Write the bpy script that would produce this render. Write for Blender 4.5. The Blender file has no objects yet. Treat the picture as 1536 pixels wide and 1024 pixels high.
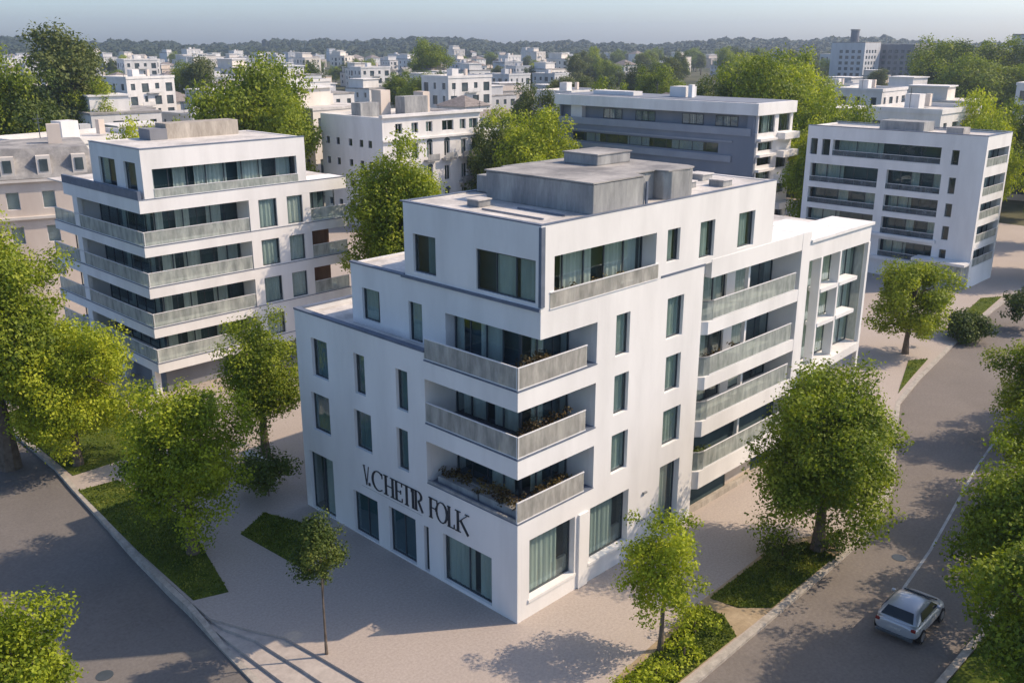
import bpy, math, random
import numpy as np
from mathutils import Vector
R=random.Random(7)
scene=bpy.context.scene
col=scene.collection

# ------------------------------------------------------------------ camera frame
F_PX=1422.0; CAM=(-24.402,-23.587,23.0)
PITCH=math.atan(450.0/F_PX)
FW=(0.71447,0.69966); RT=(0.69966,-0.71447)
def at(px,d):
    """ground position at distance d in the compass direction seen at picture column px"""
    k=(px-768)/(F_PX*math.cos(PITCH)+6)
    x=FW[0]+RT[0]*k; y=FW[1]+RT[1]*k; h=math.hypot(x,y)
    return (CAM[0]+x/h*d, CAM[1]+y/h*d)
def proj(x,y,z):
    x-=CAM[0];y-=CAM[1];z-=CAM[2]
    f=x*FW[0]+y*FW[1];r=x*RT[0]+y*RT[1]
    de=f*math.cos(PITCH)-z*math.sin(PITCH);up=f*math.sin(PITCH)+z*math.cos(PITCH)
    return (768+F_PX*r/de,512-F_PX*up/de)

# ------------------------------------------------------------------ materials
def srgb(c): return tuple(((v/12.92) if v<=.04045 else ((v+.055)/1.055)**2.4) for v in c)
MATS={}
def new_mat(name):
    m=bpy.data.materials.new(name); m.use_nodes=True; MATS[name]=m
    nt=m.node_tree; nt.nodes.clear()
    out=nt.nodes.new('ShaderNodeOutputMaterial')
    return m,nt,out
def N(nt,t,**kw):
    n=nt.nodes.new(t)
    for k,v in kw.items():
        if k in n.inputs: n.inputs[k].default_value=v
        else: setattr(n,k,v)
    return n
def coords(nt,scale=(1,1,1),world=True):
    if world:
        g=nt.nodes.new('ShaderNodeNewGeometry'); src=g.outputs['Position']
    else:
        g=nt.nodes.new('ShaderNodeTexCoord'); src=g.outputs['Object']
    mp=nt.nodes.new('ShaderNodeMapping'); mp.inputs['Scale'].default_value=scale
    nt.links.new(src,mp.inputs['Vector']); return mp.outputs['Vector']
def ramp(nt,fac,stops):
    r=nt.nodes.new('ShaderNodeValToRGB'); el=r.color_ramp.elements
    while len(el)<len(stops): el.new(.5)
    for e,(p,c) in zip(el,stops): e.position=p; e.color=(*c,1)
    nt.links.new(fac,r.inputs[0]); return r.outputs[0]
def noisy(name,c1,c2,scale=.5,rough=.85,bump=0,bscale=20,streak=False,spec=.3,detail=6,metal=0,lo=.3,hi=.7,fine=None):
    m,nt,out=new_mat(name)
    v=coords(nt,(1,1,.25) if streak else (1,1,1))
    n=N(nt,'ShaderNodeTexNoise',Scale=scale,Detail=detail,Roughness=.6); nt.links.new(v,n.inputs['Vector'])
    c=ramp(nt,n.outputs['Fac'],[(lo,c1),(hi,c2)])
    if fine:
        n3=N(nt,'ShaderNodeTexNoise',Scale=fine,Detail=4,Roughness=.7); nt.links.new(v,n3.inputs['Vector'])
        mx=nt.nodes.new('ShaderNodeMix'); mx.data_type='RGBA'; mx.blend_type='MULTIPLY'; mx.inputs[0].default_value=1
        r2=ramp(nt,n3.outputs['Fac'],[(.3,(.8,.8,.8)),(.7,(1.1,1.1,1.1))])
        nt.links.new(c,mx.inputs[6]); nt.links.new(r2,mx.inputs[7]); c=mx.outputs[2]
    b=N(nt,'ShaderNodeBsdfPrincipled',Roughness=rough,Metallic=metal); b.inputs['Specular IOR Level'].default_value=spec
    nt.links.new(c,b.inputs['Base Color'])
    if bump:
        n2=N(nt,'ShaderNodeTexNoise',Scale=bscale,Detail=4); nt.links.new(coords(nt),n2.inputs['Vector'])
        bp=N(nt,'ShaderNodeBump',Strength=bump,Distance=.02); nt.links.new(n2.outputs['Fac'],bp.inputs['Height'])
        nt.links.new(bp.outputs[0],b.inputs['Normal'])
    nt.links.new(b.outputs[0],out.inputs[0]); return m
WHITE=noisy('white_render',(.66,.66,.65),(.80,.80,.79),.5,bump=.15,bscale=9,streak=True,lo=.25,hi=.6)
WHITE2=noisy('white_render_aged',(.60,.60,.585),(.78,.775,.76),.5,bump=.15,bscale=9,streak=True)
SLATE=noisy('slate_blue_render',(.17,.20,.25),(.23,.26,.31),.25,streak=True)
SLATELT=noisy('pale_slate_band',(.27,.30,.35),(.33,.36,.41),.4)
FLASH=noisy('grey_metal_flashing',(.10,.13,.18),(.16,.19,.25),1.5,rough=.55)  # flashing colour, also used to paint in shade lines along parapets and ledge
ROOF=noisy('pale_roofing',(.42,.41,.39),(.66,.64,.61),.45,bump=.3,bscale=6,lo=.35,hi=.6,fine=4)
ROOFD=noisy('grey_roofing',(.20,.20,.20),(.42,.41,.39),.5,lo=.35,hi=.65,fine=3)
CONC=noisy('weathered_concrete',(.19,.20,.21),(.42,.43,.42),.9,streak=True,bump=.3,lo=.3,hi=.68,fine=5)
STONE=noisy('planter_stone',(.30,.27,.23),(.50,.46,.40),1.8,streak=True,fine=8)
PAVE=noisy('paving',(.375,.33,.292),(.425,.375,.335),.10,rough=.9,bump=.2,bscale=14,fine=9,lo=.3,hi=.65)
PAVE2=noisy('pale_concrete_path',(.38,.34,.31),(.47,.43,.39),.2,rough=.9,fine=3)
KERB=noisy('kerb_stone',(.30,.28,.25),(.47,.44,.39),2.0,rough=.9,fine=6)
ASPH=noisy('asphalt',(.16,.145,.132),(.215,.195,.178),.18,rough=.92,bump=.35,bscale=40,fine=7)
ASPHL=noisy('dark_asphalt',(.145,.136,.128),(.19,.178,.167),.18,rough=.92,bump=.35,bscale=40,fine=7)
PAINT=noisy('road_paint',(.26,.27,.28),(.55,.57,.57),1.2,rough=.8,fine=9)
SAND=noisy('sandy_soil',(.27,.21,.13),(.42,.34,.23),1.1,rough=1,fine=6)
LAWN=noisy('lawn_turf',(.045,.078,.012),(.115,.14,.022),.8,rough=1,fine=5,spec=.1)
GROUND=noisy('far_ground',(.035,.055,.018),(.16,.15,.10),.03,rough=1,spec=.1,fine=.4)
BEIGE=noisy('beige_render',(.58,.50,.43),(.72,.65,.57),.4,streak=True)
CREAM=noisy('cream_render',(.60,.56,.50),(.75,.71,.65),.4,streak=True)
GREYW=noisy('pale_grey_render',(.44,.46,.48),(.58,.60,.62),.4,streak=True)
DGREY=noisy('dark_cladding',(.16,.17,.19),(.25,.26,.28),.4,streak=True)
TILE=noisy('grey_brown_tiles',(.17,.15,.14),(.31,.28,.26),1.2,fine=5)
WOOD=noisy('brown_timber',(.10,.055,.032),(.22,.125,.075),1.5,streak=True)
BARK=noisy('bark',(.10,.08,.06),(.20,.165,.13),4,rough=1,spec=.1)
METALW=noisy('white_metal_frame',(.68,.69,.70),(.74,.75,.76),1,rough=.5)
METALD=noisy('dark_metal_frame',(.05,.065,.075),(.08,.095,.11),1,rough=.45)
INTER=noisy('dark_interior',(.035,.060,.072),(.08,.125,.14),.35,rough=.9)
BLIND=noisy('dark_blind',(.03,.085,.12),(.045,.11,.15),.5,rough=.6)
CURT=noisy('grey_green_curtain',(.36,.40,.37),(.50,.53,.48),1.2,streak=True)
TEALB=noisy('teal_roller_blind',(.12,.18,.205),(.17,.25,.275),.9)
CURTW=noisy('pale_curtain',(.50,.50,.46),(.64,.63,.58),1.6,streak=True)
LETTER=noisy('black_lettering',(.02,.024,.03),(.05,.055,.065),2,rough=.5)
RUBBER=noisy('tyre_rubber',(.015,.015,.016),(.03,.03,.03),6)
RIM=noisy('alloy_rim',(.35,.36,.37),(.5,.5,.52),6,rough=.35,metal=.8)
CARP=noisy('silver_car_paint',(.40,.43,.47),(.45,.48,.52),1,rough=.28,spec=.6,metal=.35)
LAMP=noisy('red_lamp_glass',(.16,.015,.012),(.24,.02,.015),6,rough=.2)
def leaf_mat(name,cd,cm,cl,trans=.3):
    m,nt,out=new_mat(name)
    g=nt.nodes.new('ShaderNodeNewGeometry')
    n=N(nt,'ShaderNodeTexNoise',Scale=.75,Detail=3); nt.links.new(g.outputs['Position'],n.inputs['Vector'])
    ad=N(nt,'ShaderNodeMath',operation='MULTIPLY_ADD'); nt.links.new(g.outputs['Random Per Island'],ad.inputs[0]); ad.inputs[1].default_value=.20
    nt.links.new(n.outputs['Fac'],ad.inputs[2])
    oi=nt.nodes.new('ShaderNodeObjectInfo')
    a2=N(nt,'ShaderNodeMath',operation='MULTIPLY_ADD'); nt.links.new(oi.outputs['Random'],a2.inputs[0]); a2.inputs[1].default_value=.14
    nt.links.new(ad.outputs[0],a2.inputs[2])
    c=ramp(nt,a2.outputs[0],[(.46,cd),(.70,cm),(.95,cl)])
    d=N(nt,'ShaderNodeBsdfPrincipled',Roughness=.62); d.inputs['Specular IOR Level'].default_value=.25
    nt.links.new(c,d.inputs['Base Color'])
    t=nt.nodes.new('ShaderNodeBsdfTranslucent')
    hs=N(nt,'ShaderNodeHueSaturation',Saturation=1.15,Value=1.5); nt.links.new(c,hs.inputs['Color']); nt.links.new(hs.outputs[0],t.inputs['Color'])
    mx=N(nt,'ShaderNodeMixShader'); mx.inputs[0].default_value=trans
    nt.links.new(d.outputs[0],mx.inputs[1]); nt.links.new(t.outputs[0],mx.inputs[2])
    nt.links.new(mx.outputs[0],out.inputs[0]); return m
LEAFY=leaf_mat('lime_green_leaves',(0.12, 0.175, 0.012),(0.32, 0.38, 0.024),(0.5, 0.53, 0.05),0.3)
LEAFG=leaf_mat('green_leaves',(0.08, 0.125, 0.014),(0.205, 0.265, 0.024),(0.36, 0.4, 0.042),0.29)
LEAFD=leaf_mat('dark_green_leaves',(0.038, 0.068, 0.014),(0.085, 0.122, 0.022),(0.17, 0.2, 0.038),0.22)
LEAFB=leaf_mat('olive_green_leaves',(0.060,0.090,0.024),(0.130,0.160,0.040),(0.220,0.240,0.060),.2)
GRASS=leaf_mat('grass_blades',(.05,.085,.014),(.11,.15,.020),(.24,.25,.04),.2)
DRYLEAF=leaf_mat('dry_planter_leaves',(.035,.025,.015),(.10,.075,.025),(.30,.24,.07),.15)
WOODS=leaf_mat('woodland_canopy',(.018,.032,.012),(.032,.050,.018),(.055,.075,.028),.1)
def glass_mat():
    m,nt,out=new_mat('window_glass')
    tr=nt.nodes.new('ShaderNodeBsdfTransparent'); tr.inputs[0].default_value=(.87,.925,.925,1)
    gl=N(nt,'ShaderNodeBsdfGlossy',Roughness=.03); gl.inputs[0].default_value=(.85,.93,.95,1)
    n=N(nt,'ShaderNodeTexNoise',Scale=.8); nt.links.new(coords(nt),n.inputs['Vector'])
    bp=N(nt,'ShaderNodeBump',Strength=.08,Distance=.2); nt.links.new(n.outputs['Fac'],bp.inputs['Height']); nt.links.new(bp.outputs[0],gl.inputs['Normal'])
    lw=N(nt,'ShaderNodeLayerWeight',Blend=.5); pw=N(nt,'ShaderNodeMath',operation='POWER'); pw.inputs[1].default_value=3.5; nt.links.new(lw.outputs['Facing'],pw.inputs[0])
    ad=N(nt,'ShaderNodeMath',operation='MULTIPLY_ADD'); ad.inputs[1].default_value=.7; ad.inputs[2].default_value=.04
    nt.links.new(pw.outputs[0],ad.inputs[0])
    mx=nt.nodes.new('ShaderNodeMixShader'); nt.links.new(ad.outputs[0],mx.inputs[0]); nt.links.new(tr.outputs[0],mx.inputs[1]); nt.links.new(gl.outputs[0],mx.inputs[2])
    nt.links.new(mx.outputs[0],out.inputs[0]); return m
GLASS=glass_mat()
def frost_mat(name,c1,c2,solid):
    m,nt,out=new_mat(name)
    v=coords(nt,(1.2,1.2,.35))
    n=N(nt,'ShaderNodeTexNoise',Scale=1.8,Detail=5,Roughness=.62); nt.links.new(v,n.inputs['Vector'])
    c=ramp(nt,n.outputs['Fac'],[(.32,c1),(.68,c2)])
    d=N(nt,'ShaderNodeBsdfPrincipled',Roughness=.35); d.inputs['Specular IOR Level'].default_value=.4
    nt.links.new(c,d.inputs['Base Color'])
    tr=nt.nodes.new('ShaderNodeBsdfTransparent'); tr.inputs[0].default_value=(.62,.70,.70,1)
    f=N(nt,'ShaderNodeMapRange'); f.inputs[1].default_value=.3; f.inputs[2].default_value=.7; f.inputs[3].default_value=solid-.18; f.inputs[4].default_value=min(1,solid+.12)
    nt.links.new(n.outputs['Fac'],f.inputs[0])
    mx=nt.nodes.new('ShaderNodeMixShader'); nt.links.new(f.outputs[0],mx.inputs[0]); nt.links.new(tr.outputs[0],mx.inputs[1]); nt.links.new(d.outputs[0],mx.inputs[2])
    nt.links.new(mx.outputs[0],out.inputs[0]); return m
FROST=frost_mat('frosted_beige_glass',(.50,.48,.44),(.66,.63,.58),.56)
FROSTG=frost_mat('frosted_green_glass',(.52,.55,.52),(.68,.71,.66),.48)
FROSTD=frost_mat('tinted_blue_glass',(.16,.19,.22),(.26,.30,.33),.35)
PANED=noisy('dark_far_glass',(.035,.055,.065),(.10,.13,.14),.6,rough=.12,spec=.6)

# ------------------------------------------------------------------ mesh builder
class MB:
    def __init__(s): s.v=[];s.f=[]
    def quad(s,a,b,c,d):
        i=len(s.v); s.v+= [a,b,c,d]; s.f.append((i,i+1,i+2,i+3))
    def box(s,x0,x1,y0,y1,z0,z1):
        if x0>x1:x0,x1=x1,x0
        if y0>y1:y0,y1=y1,y0
        if z0>z1:z0,z1=z1,z0
        i=len(s.v)
        s.v+=[(x0,y0,z0),(x1,y0,z0),(x1,y1,z0),(x0,y1,z0),(x0,y0,z1),(x1,y0,z1),(x1,y1,z1),(x0,y1,z1)]
        for f in ((0,3,2,1),(4,5,6,7),(0,1,5,4),(1,2,6,5),(2,3,7,6),(3,0,4,7)): s.f.append(tuple(i+k for k in f))
        return s
    def ab(s,ax,c,a0,a1,d0,d1,z0,z1):
        """box on a facade: ax 'x' faces -x at x=c, 'y' faces -y at y=c; a along, d inward depth"""
        if ax=='x': return s.box(c+d0,c+d1,a0,a1,z0,z1)
        return s.box(a0,a1,c+d0,c+d1,z0,z1)
    def prism(s,pts,z0,z1):
        n=len(pts);i=len(s.v)
        area=sum(pts[k][0]*pts[(k+1)%n][1]-pts[(k+1)%n][0]*pts[k][1] for k in range(n))
        if area<0: pts=pts[::-1]
        s.v+=[(x,y,z0) for x,y in pts]+[(x,y,z1) for x,y in pts]
        s.f.append(tuple(i+n+k for k in range(n))); s.f.append(tuple(i+k for k in range(n))[::-1])
        for k in range(n): s.f.append((i+k,i+(k+1)%n,i+n+(k+1)%n,i+n+k))
        return s
    def wall(s,ax,c,a0,a1,z0,z1,holes,depth=.22):
        A=sorted({a0,a1,*[h[0] for h in holes],*[h[1] for h in holes]}); A=[a for a in A if a0<=a<=a1]
        Z=sorted({z0,z1,*[h[2] for h in holes],*[h[3] for h in holes]}); Z=[z for z in Z if z0<=z<=z1]
        def P(a,d,z): return (c+d,a,z) if ax=='x' else (a,c+d,z)
        for i in range(len(A)-1):
            for j in range(len(Z)-1):
                ma=(A[i]+A[i+1])/2;mz=(Z[j]+Z[j+1])/2
                if any(h[0]<ma<h[1] and h[2]<mz<h[3] for h in holes): continue
                q=[P(A[i],0,Z[j]),P(A[i+1],0,Z[j]),P(A[i+1],0,Z[j+1]),P(A[i],0,Z[j+1])]
                if ax=='x': q=q[::-1]
                s.quad(*q)
        for h in holes:
            b0,b1,y0,y1=h[:4]
            s.quad(P(b0,0,y0),P(b0,depth,y0),P(b0,depth,y1),P(b0,0,y1)); s.quad(P(b1,0,y0),P(b1,depth,y0),P(b1,depth,y1),P(b1,0,y1))
            s.quad(P(b0,0,y0),P(b0,depth,y0),P(b1,depth,y0),P(b1,0,y0)); s.quad(P(b0,0,y1),P(b0,depth,y1),P(b1,depth,y1),P(b1,0,y1))
        # outer rim and inner face give the wall its thickness
        for (p,q) in (((a0,z0),(a1,z0)),((a1,z0),(a1,z1)),((a1,z1),(a0,z1)),((a0,z1),(a0,z0))):
            s.quad(P(p[0],0,p[1]),P(q[0],0,q[1]),P(q[0],depth,q[1]),P(p[0],depth,p[1]))
        for i in range(len(A)-1):
            for j in range(len(Z)-1):
                ma=(A[i]+A[i+1])/2;mz=(Z[j]+Z[j+1])/2
                if any(h[0]<ma<h[1] and h[2]<mz<h[3] for h in holes): continue
                s.quad(P(A[i],depth,Z[j]),P(A[i+1],depth,Z[j]),P(A[i+1],depth,Z[j+1]),P(A[i],depth,Z[j+1]))
        return s
    def tube(s,pts,rad,n=8):
        rings=[]
        for k,p in enumerate(pts):
            p=Vector(p); d=(Vector(pts[min(k+1,len(pts)-1)])-Vector(pts[max(k-1,0)])).normalized()
            u=d.cross(Vector((0,0,1)));
            if u.length<.1: u=Vector((1,0,0))
            u.normalize(); w=d.cross(u)
            r=rad[k] if isinstance(rad,(list,tuple)) else rad
            i=len(s.v); rings.append(i)
            for t in range(n):
                a=2*math.pi*t/n; q=p+u*math.cos(a)*r+w*math.sin(a)*r; s.v.append(tuple(q))
        for a,b in zip(rings,rings[1:]):
            for t in range(n): s.f.append((a+t,a+(t+1)%n,b+(t+1)%n,b+t))
        s.f.append(tuple(rings[0]+t for t in range(n))[::-1]); s.f.append(tuple(rings[-1]+t for t in range(n)))
        return s
    def build(s,name,mat,parent=None,org=None,bevel=0,smooth=False):
        if org is None: org=ORG.get(parent.name,(0,0,0)) if parent else (0,0,0)
        me=bpy.data.meshes.new(name); me.from_pydata([(x-org[0],y-org[1],z-org[2]) for x,y,z in s.v],[],s.f); me.materials.append(mat)
        o=bpy.data.objects.new(name,me); col.objects.link(o)
        if parent: o.parent=parent; ORG[o.name]=org
        if smooth:
            for p in me.polygons: p.use_smooth=True
        if bevel:
            b=o.modifiers.new('bevel','BEVEL'); b.width=bevel; b.segments=2; b.limit_method='ANGLE'
        return o
ORG={}
def tag(o,label,cat=None,group=None,kind=None):
    if label: o['label']=label
    if cat: o['category']=cat
    if group: o['group']=group
    if kind: o['kind']=kind
    return o
def empty(name,loc,label,cat,group=None,rz=0):
    o=bpy.data.objects.new(name,None); col.objects.link(o); o.location=loc; o.rotation_euler[2]=rz
    o.empty_display_size=.5; ORG[o.name]=tuple(loc)
    return tag(o,label,cat,group)
def copy_tree(o,parent=None,skip=()):
    c=o.copy(); col.objects.link(c); c.parent=parent
    for ch in o.children:
        if not ch.name.startswith(skip or ('#',)): copy_tree(ch,c)
    return c

# ------------------------------------------------------------------ facade pieces
def window(par,ax,c,a0,a1,z0,z1,dep=.14,mull=0,fr=.05,fm=METALD,blind=None,curt=None,cm=CURT,name='window'):
    m=MB(); g=.003
    a0+=g;a1-=g;z0+=g;z1-=g
    for (p,q,r,s_) in ((a0,a0+fr,z0,z1),(a1-fr,a1,z0,z1)): m.ab(ax,c,p,q,dep,dep+.07,r,s_)
    for (r,s_) in ((z0,z0+fr),(z1-fr,z1)): m.ab(ax,c,a0+fr,a1-fr,dep,dep+.07,r,s_)
    for k in range(mull):
        a=a0+(a1-a0)*(k+1)/(mull+1); m.ab(ax,c,a-fr/2,a+fr/2,dep+.003,dep+.067,z0+fr,z1-fr)
    w=m.build(name,fm,par)
    p=MB().ab(ax,c,a0+fr*.5,a1-fr*.5,dep+.03,dep+.042,z0+fr*.5,z1-fr*.5).build('pane',GLASS,w,org=ORG[w.name])
    if blind:
        MB().ab(ax,c,a0+.01,a1-.01,dep+.075,dep+.09,z0+.01,z1-.01).build('blind',blind,w,org=ORG[w.name])
    for (f0,f1) in (curt or []):
        curtain(w,ax,c+dep+.125,a0+(a1-a0)*f0,a0+(a1-a0)*f1,z0+.02,z1-.02,cm)
    return w
def curtain(par,ax,c,a0,a1,z0,z1,mat=CURT):
    m=MB(); n=max(4,int(abs(a1-a0)/.09)); pr=None
    for k in range(n+1):
        a=a0+(a1-a0)*k/n; d=.035*math.sin(k*1.9)+.015*math.sin(k*.7)
        q=((c+d,a,z0),(c+d,a,z1)) if ax=='x' else ((a,c+d,z0),(a,c+d,z1))
        q2=((c+d+.012,a,z0),(c+d+.012,a,z1)) if ax=='x' else ((a,c+d+.012,z0),(a,c+d+.012,z1))
        if pr: m.quad(pr[0],q[0],q[1],pr[1]); m.quad(pr[2],q2[0],q2[1],pr[3]); m.quad(pr[1],q[1],q2[1],pr[3])
        pr=(*q,*q2)
    return m.build('curtain',mat,par,org=ORG[par.name])
def glazing(par,ax,c,a0,a1,z0,z1,n=3,curts=(),cm=CURTW,rnd=None):
    return window(par,ax,c,a0,a1,z0,z1,dep=0,mull=n-1,fr=.06,curt=curts,cm=cm,name='balcony_glazing')
def railing(par,runs,z,h=.95,mat=FROST,cap=True):
    """runs: list of (ax,c,a0,a1)"""
    m=MB();g=MB()
    for ax,c,a0,a1 in runs:
        m.ab(ax,c,a0,a1,.02,.07,z+h-.04,z+h); m.ab(ax,c,a0,a1,.02,.07,z+.02,z+.06)
        n=max(1,round((a1-a0)/1.2))
        for k in range(n+1):
            a=a0+(a1-a0)*k/n; a=min(max(a,a0+.02),a1-.02); m.ab(ax,c,a-.018,a+.018,.072,.11,z,z+h-.045)
        g.ab(ax,c,a0+.01,a1-.01,.038,.052,z+.061,z+h-.041)
    r=m.build('railing',METALW,par); g.build('railing_panel',mat,r,org=ORG[r.name]); return r

# ------------------------------------------------------------------ foliage
def leaf_mesh(name,clumps,leaf,per,mat,seed,flat=.0):
    rs=np.random.RandomState(seed)
    Cc=[];Nn=[]
    for (cx,cy,cz,r) in clumps:
        n=max(8,int(per*r*r))
        d=rs.normal(size=(n,3)); d/=np.linalg.norm(d,axis=1)[:,None]
        rad=r*(1-.55*rs.rand(n)**1.8)*(1+.18*rs.normal(size=n))
        p=d*rad[:,None]*np.array([1,1,.82])+np.array([cx,cy,cz]); Cc.append(p); Nn.append(d)
    P=np.concatenate(Cc);D=np.concatenate(Nn); n=len(P)
    nrm=D*.8+np.array([0,0,.45])+rs.normal(size=(n,3))*.55; nrm/=np.linalg.norm(nrm,axis=1)[:,None]
    t=np.cross(nrm,rs.normal(size=(n,3))); t/=np.linalg.norm(t,axis=1)[:,None]; b=np.cross(nrm,t)
    L=leaf*(.6+.8*rs.rand(n))[:,None]; W=L*(.55+.25*rs.rand(n))[:,None]
    V=np.stack([P-t*L*.5,P+b*W*.5-t*L*.05,P+t*L*.55-nrm*L*.12,P-b*W*.5-t*L*.05],axis=1).reshape(-1,3)
    me=bpy.data.meshes.new(name)
    me.vertices.add(4*n); me.vertices.foreach_set('co',V.astype(np.float32).ravel())
    me.loops.add(4*n); me.loops.foreach_set('vertex_index',np.arange(4*n,dtype=np.int32))
    me.polygons.add(n); me.polygons.foreach_set('loop_start',np.arange(0,4*n,4,dtype=np.int32)); me.polygons.foreach_set('loop_total',np.full(n,4,dtype=np.int32))
    me.materials.append(mat); me.update(calc_edges=True); me.validate(); return me
def crown_clumps(rx,ry,rz,z0,n,seed,cr=(.24,.40),shape='round',low=-.9):
    r=random.Random(seed); out=[]
    ph=[r.uniform(0,6.28) for _ in range(6)]
    m=(rx+ry+rz)/3; tries=0
    while len(out)<n and tries<n*40:
        tries+=1
        u=r.uniform(low,1); a=r.uniform(0,2*math.pi); q=math.sqrt(max(0,1-u*u))
        if shape=='cone': q*= (.55+.45*(1-u)/2*2) if u>0 else 1
        if shape=='egg': q*= 1-.22*u
        lump=1+.19*math.sin(3*a+ph[0]+2*u)+.15*math.sin(5*a+ph[1]-4*u)+.13*math.sin(2*a+ph[2]+6*u)
        k=r.uniform(.3,.92)**.7*lump
        out.append((rx*q*math.cos(a)*k,ry*q*math.sin(a)*k,z0+rz*u*k*1.0,m*r.uniform(*cr)*(.8 if k>.8 else 1)))
    return out
def trunk_mb(h,r,crx,crz,z0,seed,limbs=7):
    rr=random.Random(seed); m=MB(); top=z0+crz*.35
    pts=[(0,0,-.15)];rad=[r*1.35]
    for k in range(1,6):
        t=k/5; pts.append((rr.uniform(-1,1)*r*.6*t,rr.uniform(-1,1)*r*.6*t,top*t)); rad.append(r*(1-.72*t))
    m.tube(pts,rad,8)
    for k in range(limbs):
        a=6.28*k/limbs+rr.uniform(-.4,.4); t=rr.uniform(.45,.9); s=Vector(pts[0]).lerp(Vector(pts[-1]),t)
        e=Vector((math.cos(a)*crx*.62,math.sin(a)*crx*.62,z0+crz*rr.uniform(-.35,.45)))
        mid=s.lerp(e,.5)+Vector((0,0,crz*.1)); m.tube([s,mid,e],[r*.42,r*.27,r*.09],6)
    return m
def tree(x,y,top,bot,w,mat,seed,label,cat='tree',group=None,leaf=.17,nclump=90,per=330,z=0,name='tree',tr=None,shape='round',wy=None,cr=(.17,.37),base=None):
    o=empty(name,(x,y,z),label,cat,group)
    rz=(top-bot)/2; z0=(top+bot)/2; rx=w/2*.92; ry=(wy or w)/2*.92
    cl=crown_clumps(rx*.86,ry*.86,rz*.9,z0,nclump,seed,cr,shape)
    me=leaf_mesh('crown',cl,leaf*.74,per*1.8,mat,seed); c=bpy.data.objects.new('crown',me); col.objects.link(c); c.parent=o
    t=trunk_mb(z0,tr or max(.06,.028*top),rx,rz,z0,seed).build('trunk',BARK,o,org=(0,0,0)); 
    return o

# ================================================================== SETTING
def sheet(name,pts,z,mat,th=0):
    m=MB()
    if th: m.prism(pts,z-th,z)
    else:
        i=0; m.v=[(x,y,z) for x,y in pts]; m.f=[tuple(range(len(pts)))]
        a=sum(pts[k][0]*pts[(k+1)%len(pts)][1]-pts[(k+1)%len(pts)][0]*pts[k][1] for k in range(len(pts)))
        if a<0: m.f=[m.f[0][::-1]]
    return m
def struct(o): o['kind']='structure'; return o
g=MB(); 
g.quad((-2600,-2600,-.62),(2600,-2600,-.62),(2600,2600,-.62),(-2600,2600,-.62)); struct(g.build('ground',GROUND))
kl=[(-6.5,110),(-6.6,60),(-6.9,45),(-7.1,39.5),(-7.4,29.2),(-7.75,26),(-8.55,16.9),(-8.8,12.5),(-8.85,11),(-8.95,9.6),(-9.1,7.8),(-9.35,4.4),(-9.3,1),(-8.6,-3),(-6.6,-6),(-3,-7.25)]
kr=[(-3,-7.25),(2,-7.3),(13,-7.1),(18.3,-6.9),(24,-5.4),(30,-2.9),(36,-.6),(42,.45),(50.6,1.6),(64,3.0),(77,4.0),(110,6.5)]
plaza=[(-6.4,110),(-6.5,60),(-6.8,45),(-7.0,39.5),(-7.3,29.2),(-7.65,26),(-8.45,16.9),(-8.7,11),(-8.7,9.4),(-7.9,7.4),(-7.25,6.1),(-7.0,4),(-6.75,1.5),(-6.4,-2),(-5.4,-4.6),(-3,-7.0)]+[(x,y+.1) for x,y in kr[1:]]+[(110,110)]
struct(MB().prism(plaza,-.61,0).build('plaza',PAVE))
st2=[(-8.75,10.0),(-8.6,8.6),(-8.1,6.9),(-7.85,4),(-7.6,0),(-7,-4),(-5,-5),(-5,9.5)]
MB().prism([(-9.0,10.6),(-9.05,8.0),(-9.25,4.4),(-9.2,1),(-8.5,-3),(-6.6,-5.8),(-5,-5),(-5,9.5)],-.6,-.365).build('kerbside_strip',PAVE2)['kind']='structure'
st1=[(-8.9,10.6),(-8.85,8.0),(-8.72,4),(-8.4,0),(-7.8,-4),(-5,-5),(-5,9.5)]
s=empty('plaza_steps',(-8,4,-.5),'three shallow stone steps beside the left road kerb','steps')
MB().prism(st2,-.60,-.12).build('upper_step',PAVE2,s); MB().prism(st1,-.605,-.24).build('lower_step',PAVE2,s)
def loft(pl,w,zt,zb):
    m=MB(); n=len(pl); rows=[]
    for k,(x,y) in enumerate(pl):
        a=pl[max(k-1,0)];b=pl[min(k+1,n-1)]; dx,dy=b[0]-a[0],b[1]-a[1]; L=math.hypot(dx,dy); nx,ny=dy/L,-dx/L
        t=zt(x,y) if callable(zt) else zt
        rows.append([(x-nx*w/2,y-ny*w/2,zb),(x-nx*w/2,y-ny*w/2,t),(x+nx*w/2,y+ny*w/2,t),(x+nx*w/2,y+ny*w/2,zb)])
    for p,q in zip(rows,rows[1:]):
        for i in range(3): m.quad(p[i],q[i],q[i+1],p[i+1])
    return m
def dens(pl,step=1.0):
    o=[]
    for a,b in zip(pl,pl[1:]):
        n=max(1,int(math.hypot(b[0]-a[0],b[1]-a[1])/step)); o+=[(a[0]+(b[0]-a[0])*k/n,a[1]+(b[1]-a[1])*k/n) for k in range(n)]
    return o+[pl[-1]]
def ss(a,b,v): t=min(1,max(0,(v-a)/(b-a))); return t*t*(3-2*t)
struct(loft(dens(kl),.26,lambda x,y:-.34+.355*ss(7.6,10.8,y),-.6).build('left_kerb',KERB))
struct(loft(dens(kr),.30,.012,-.6).build('right_kerb',KERB))
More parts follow.
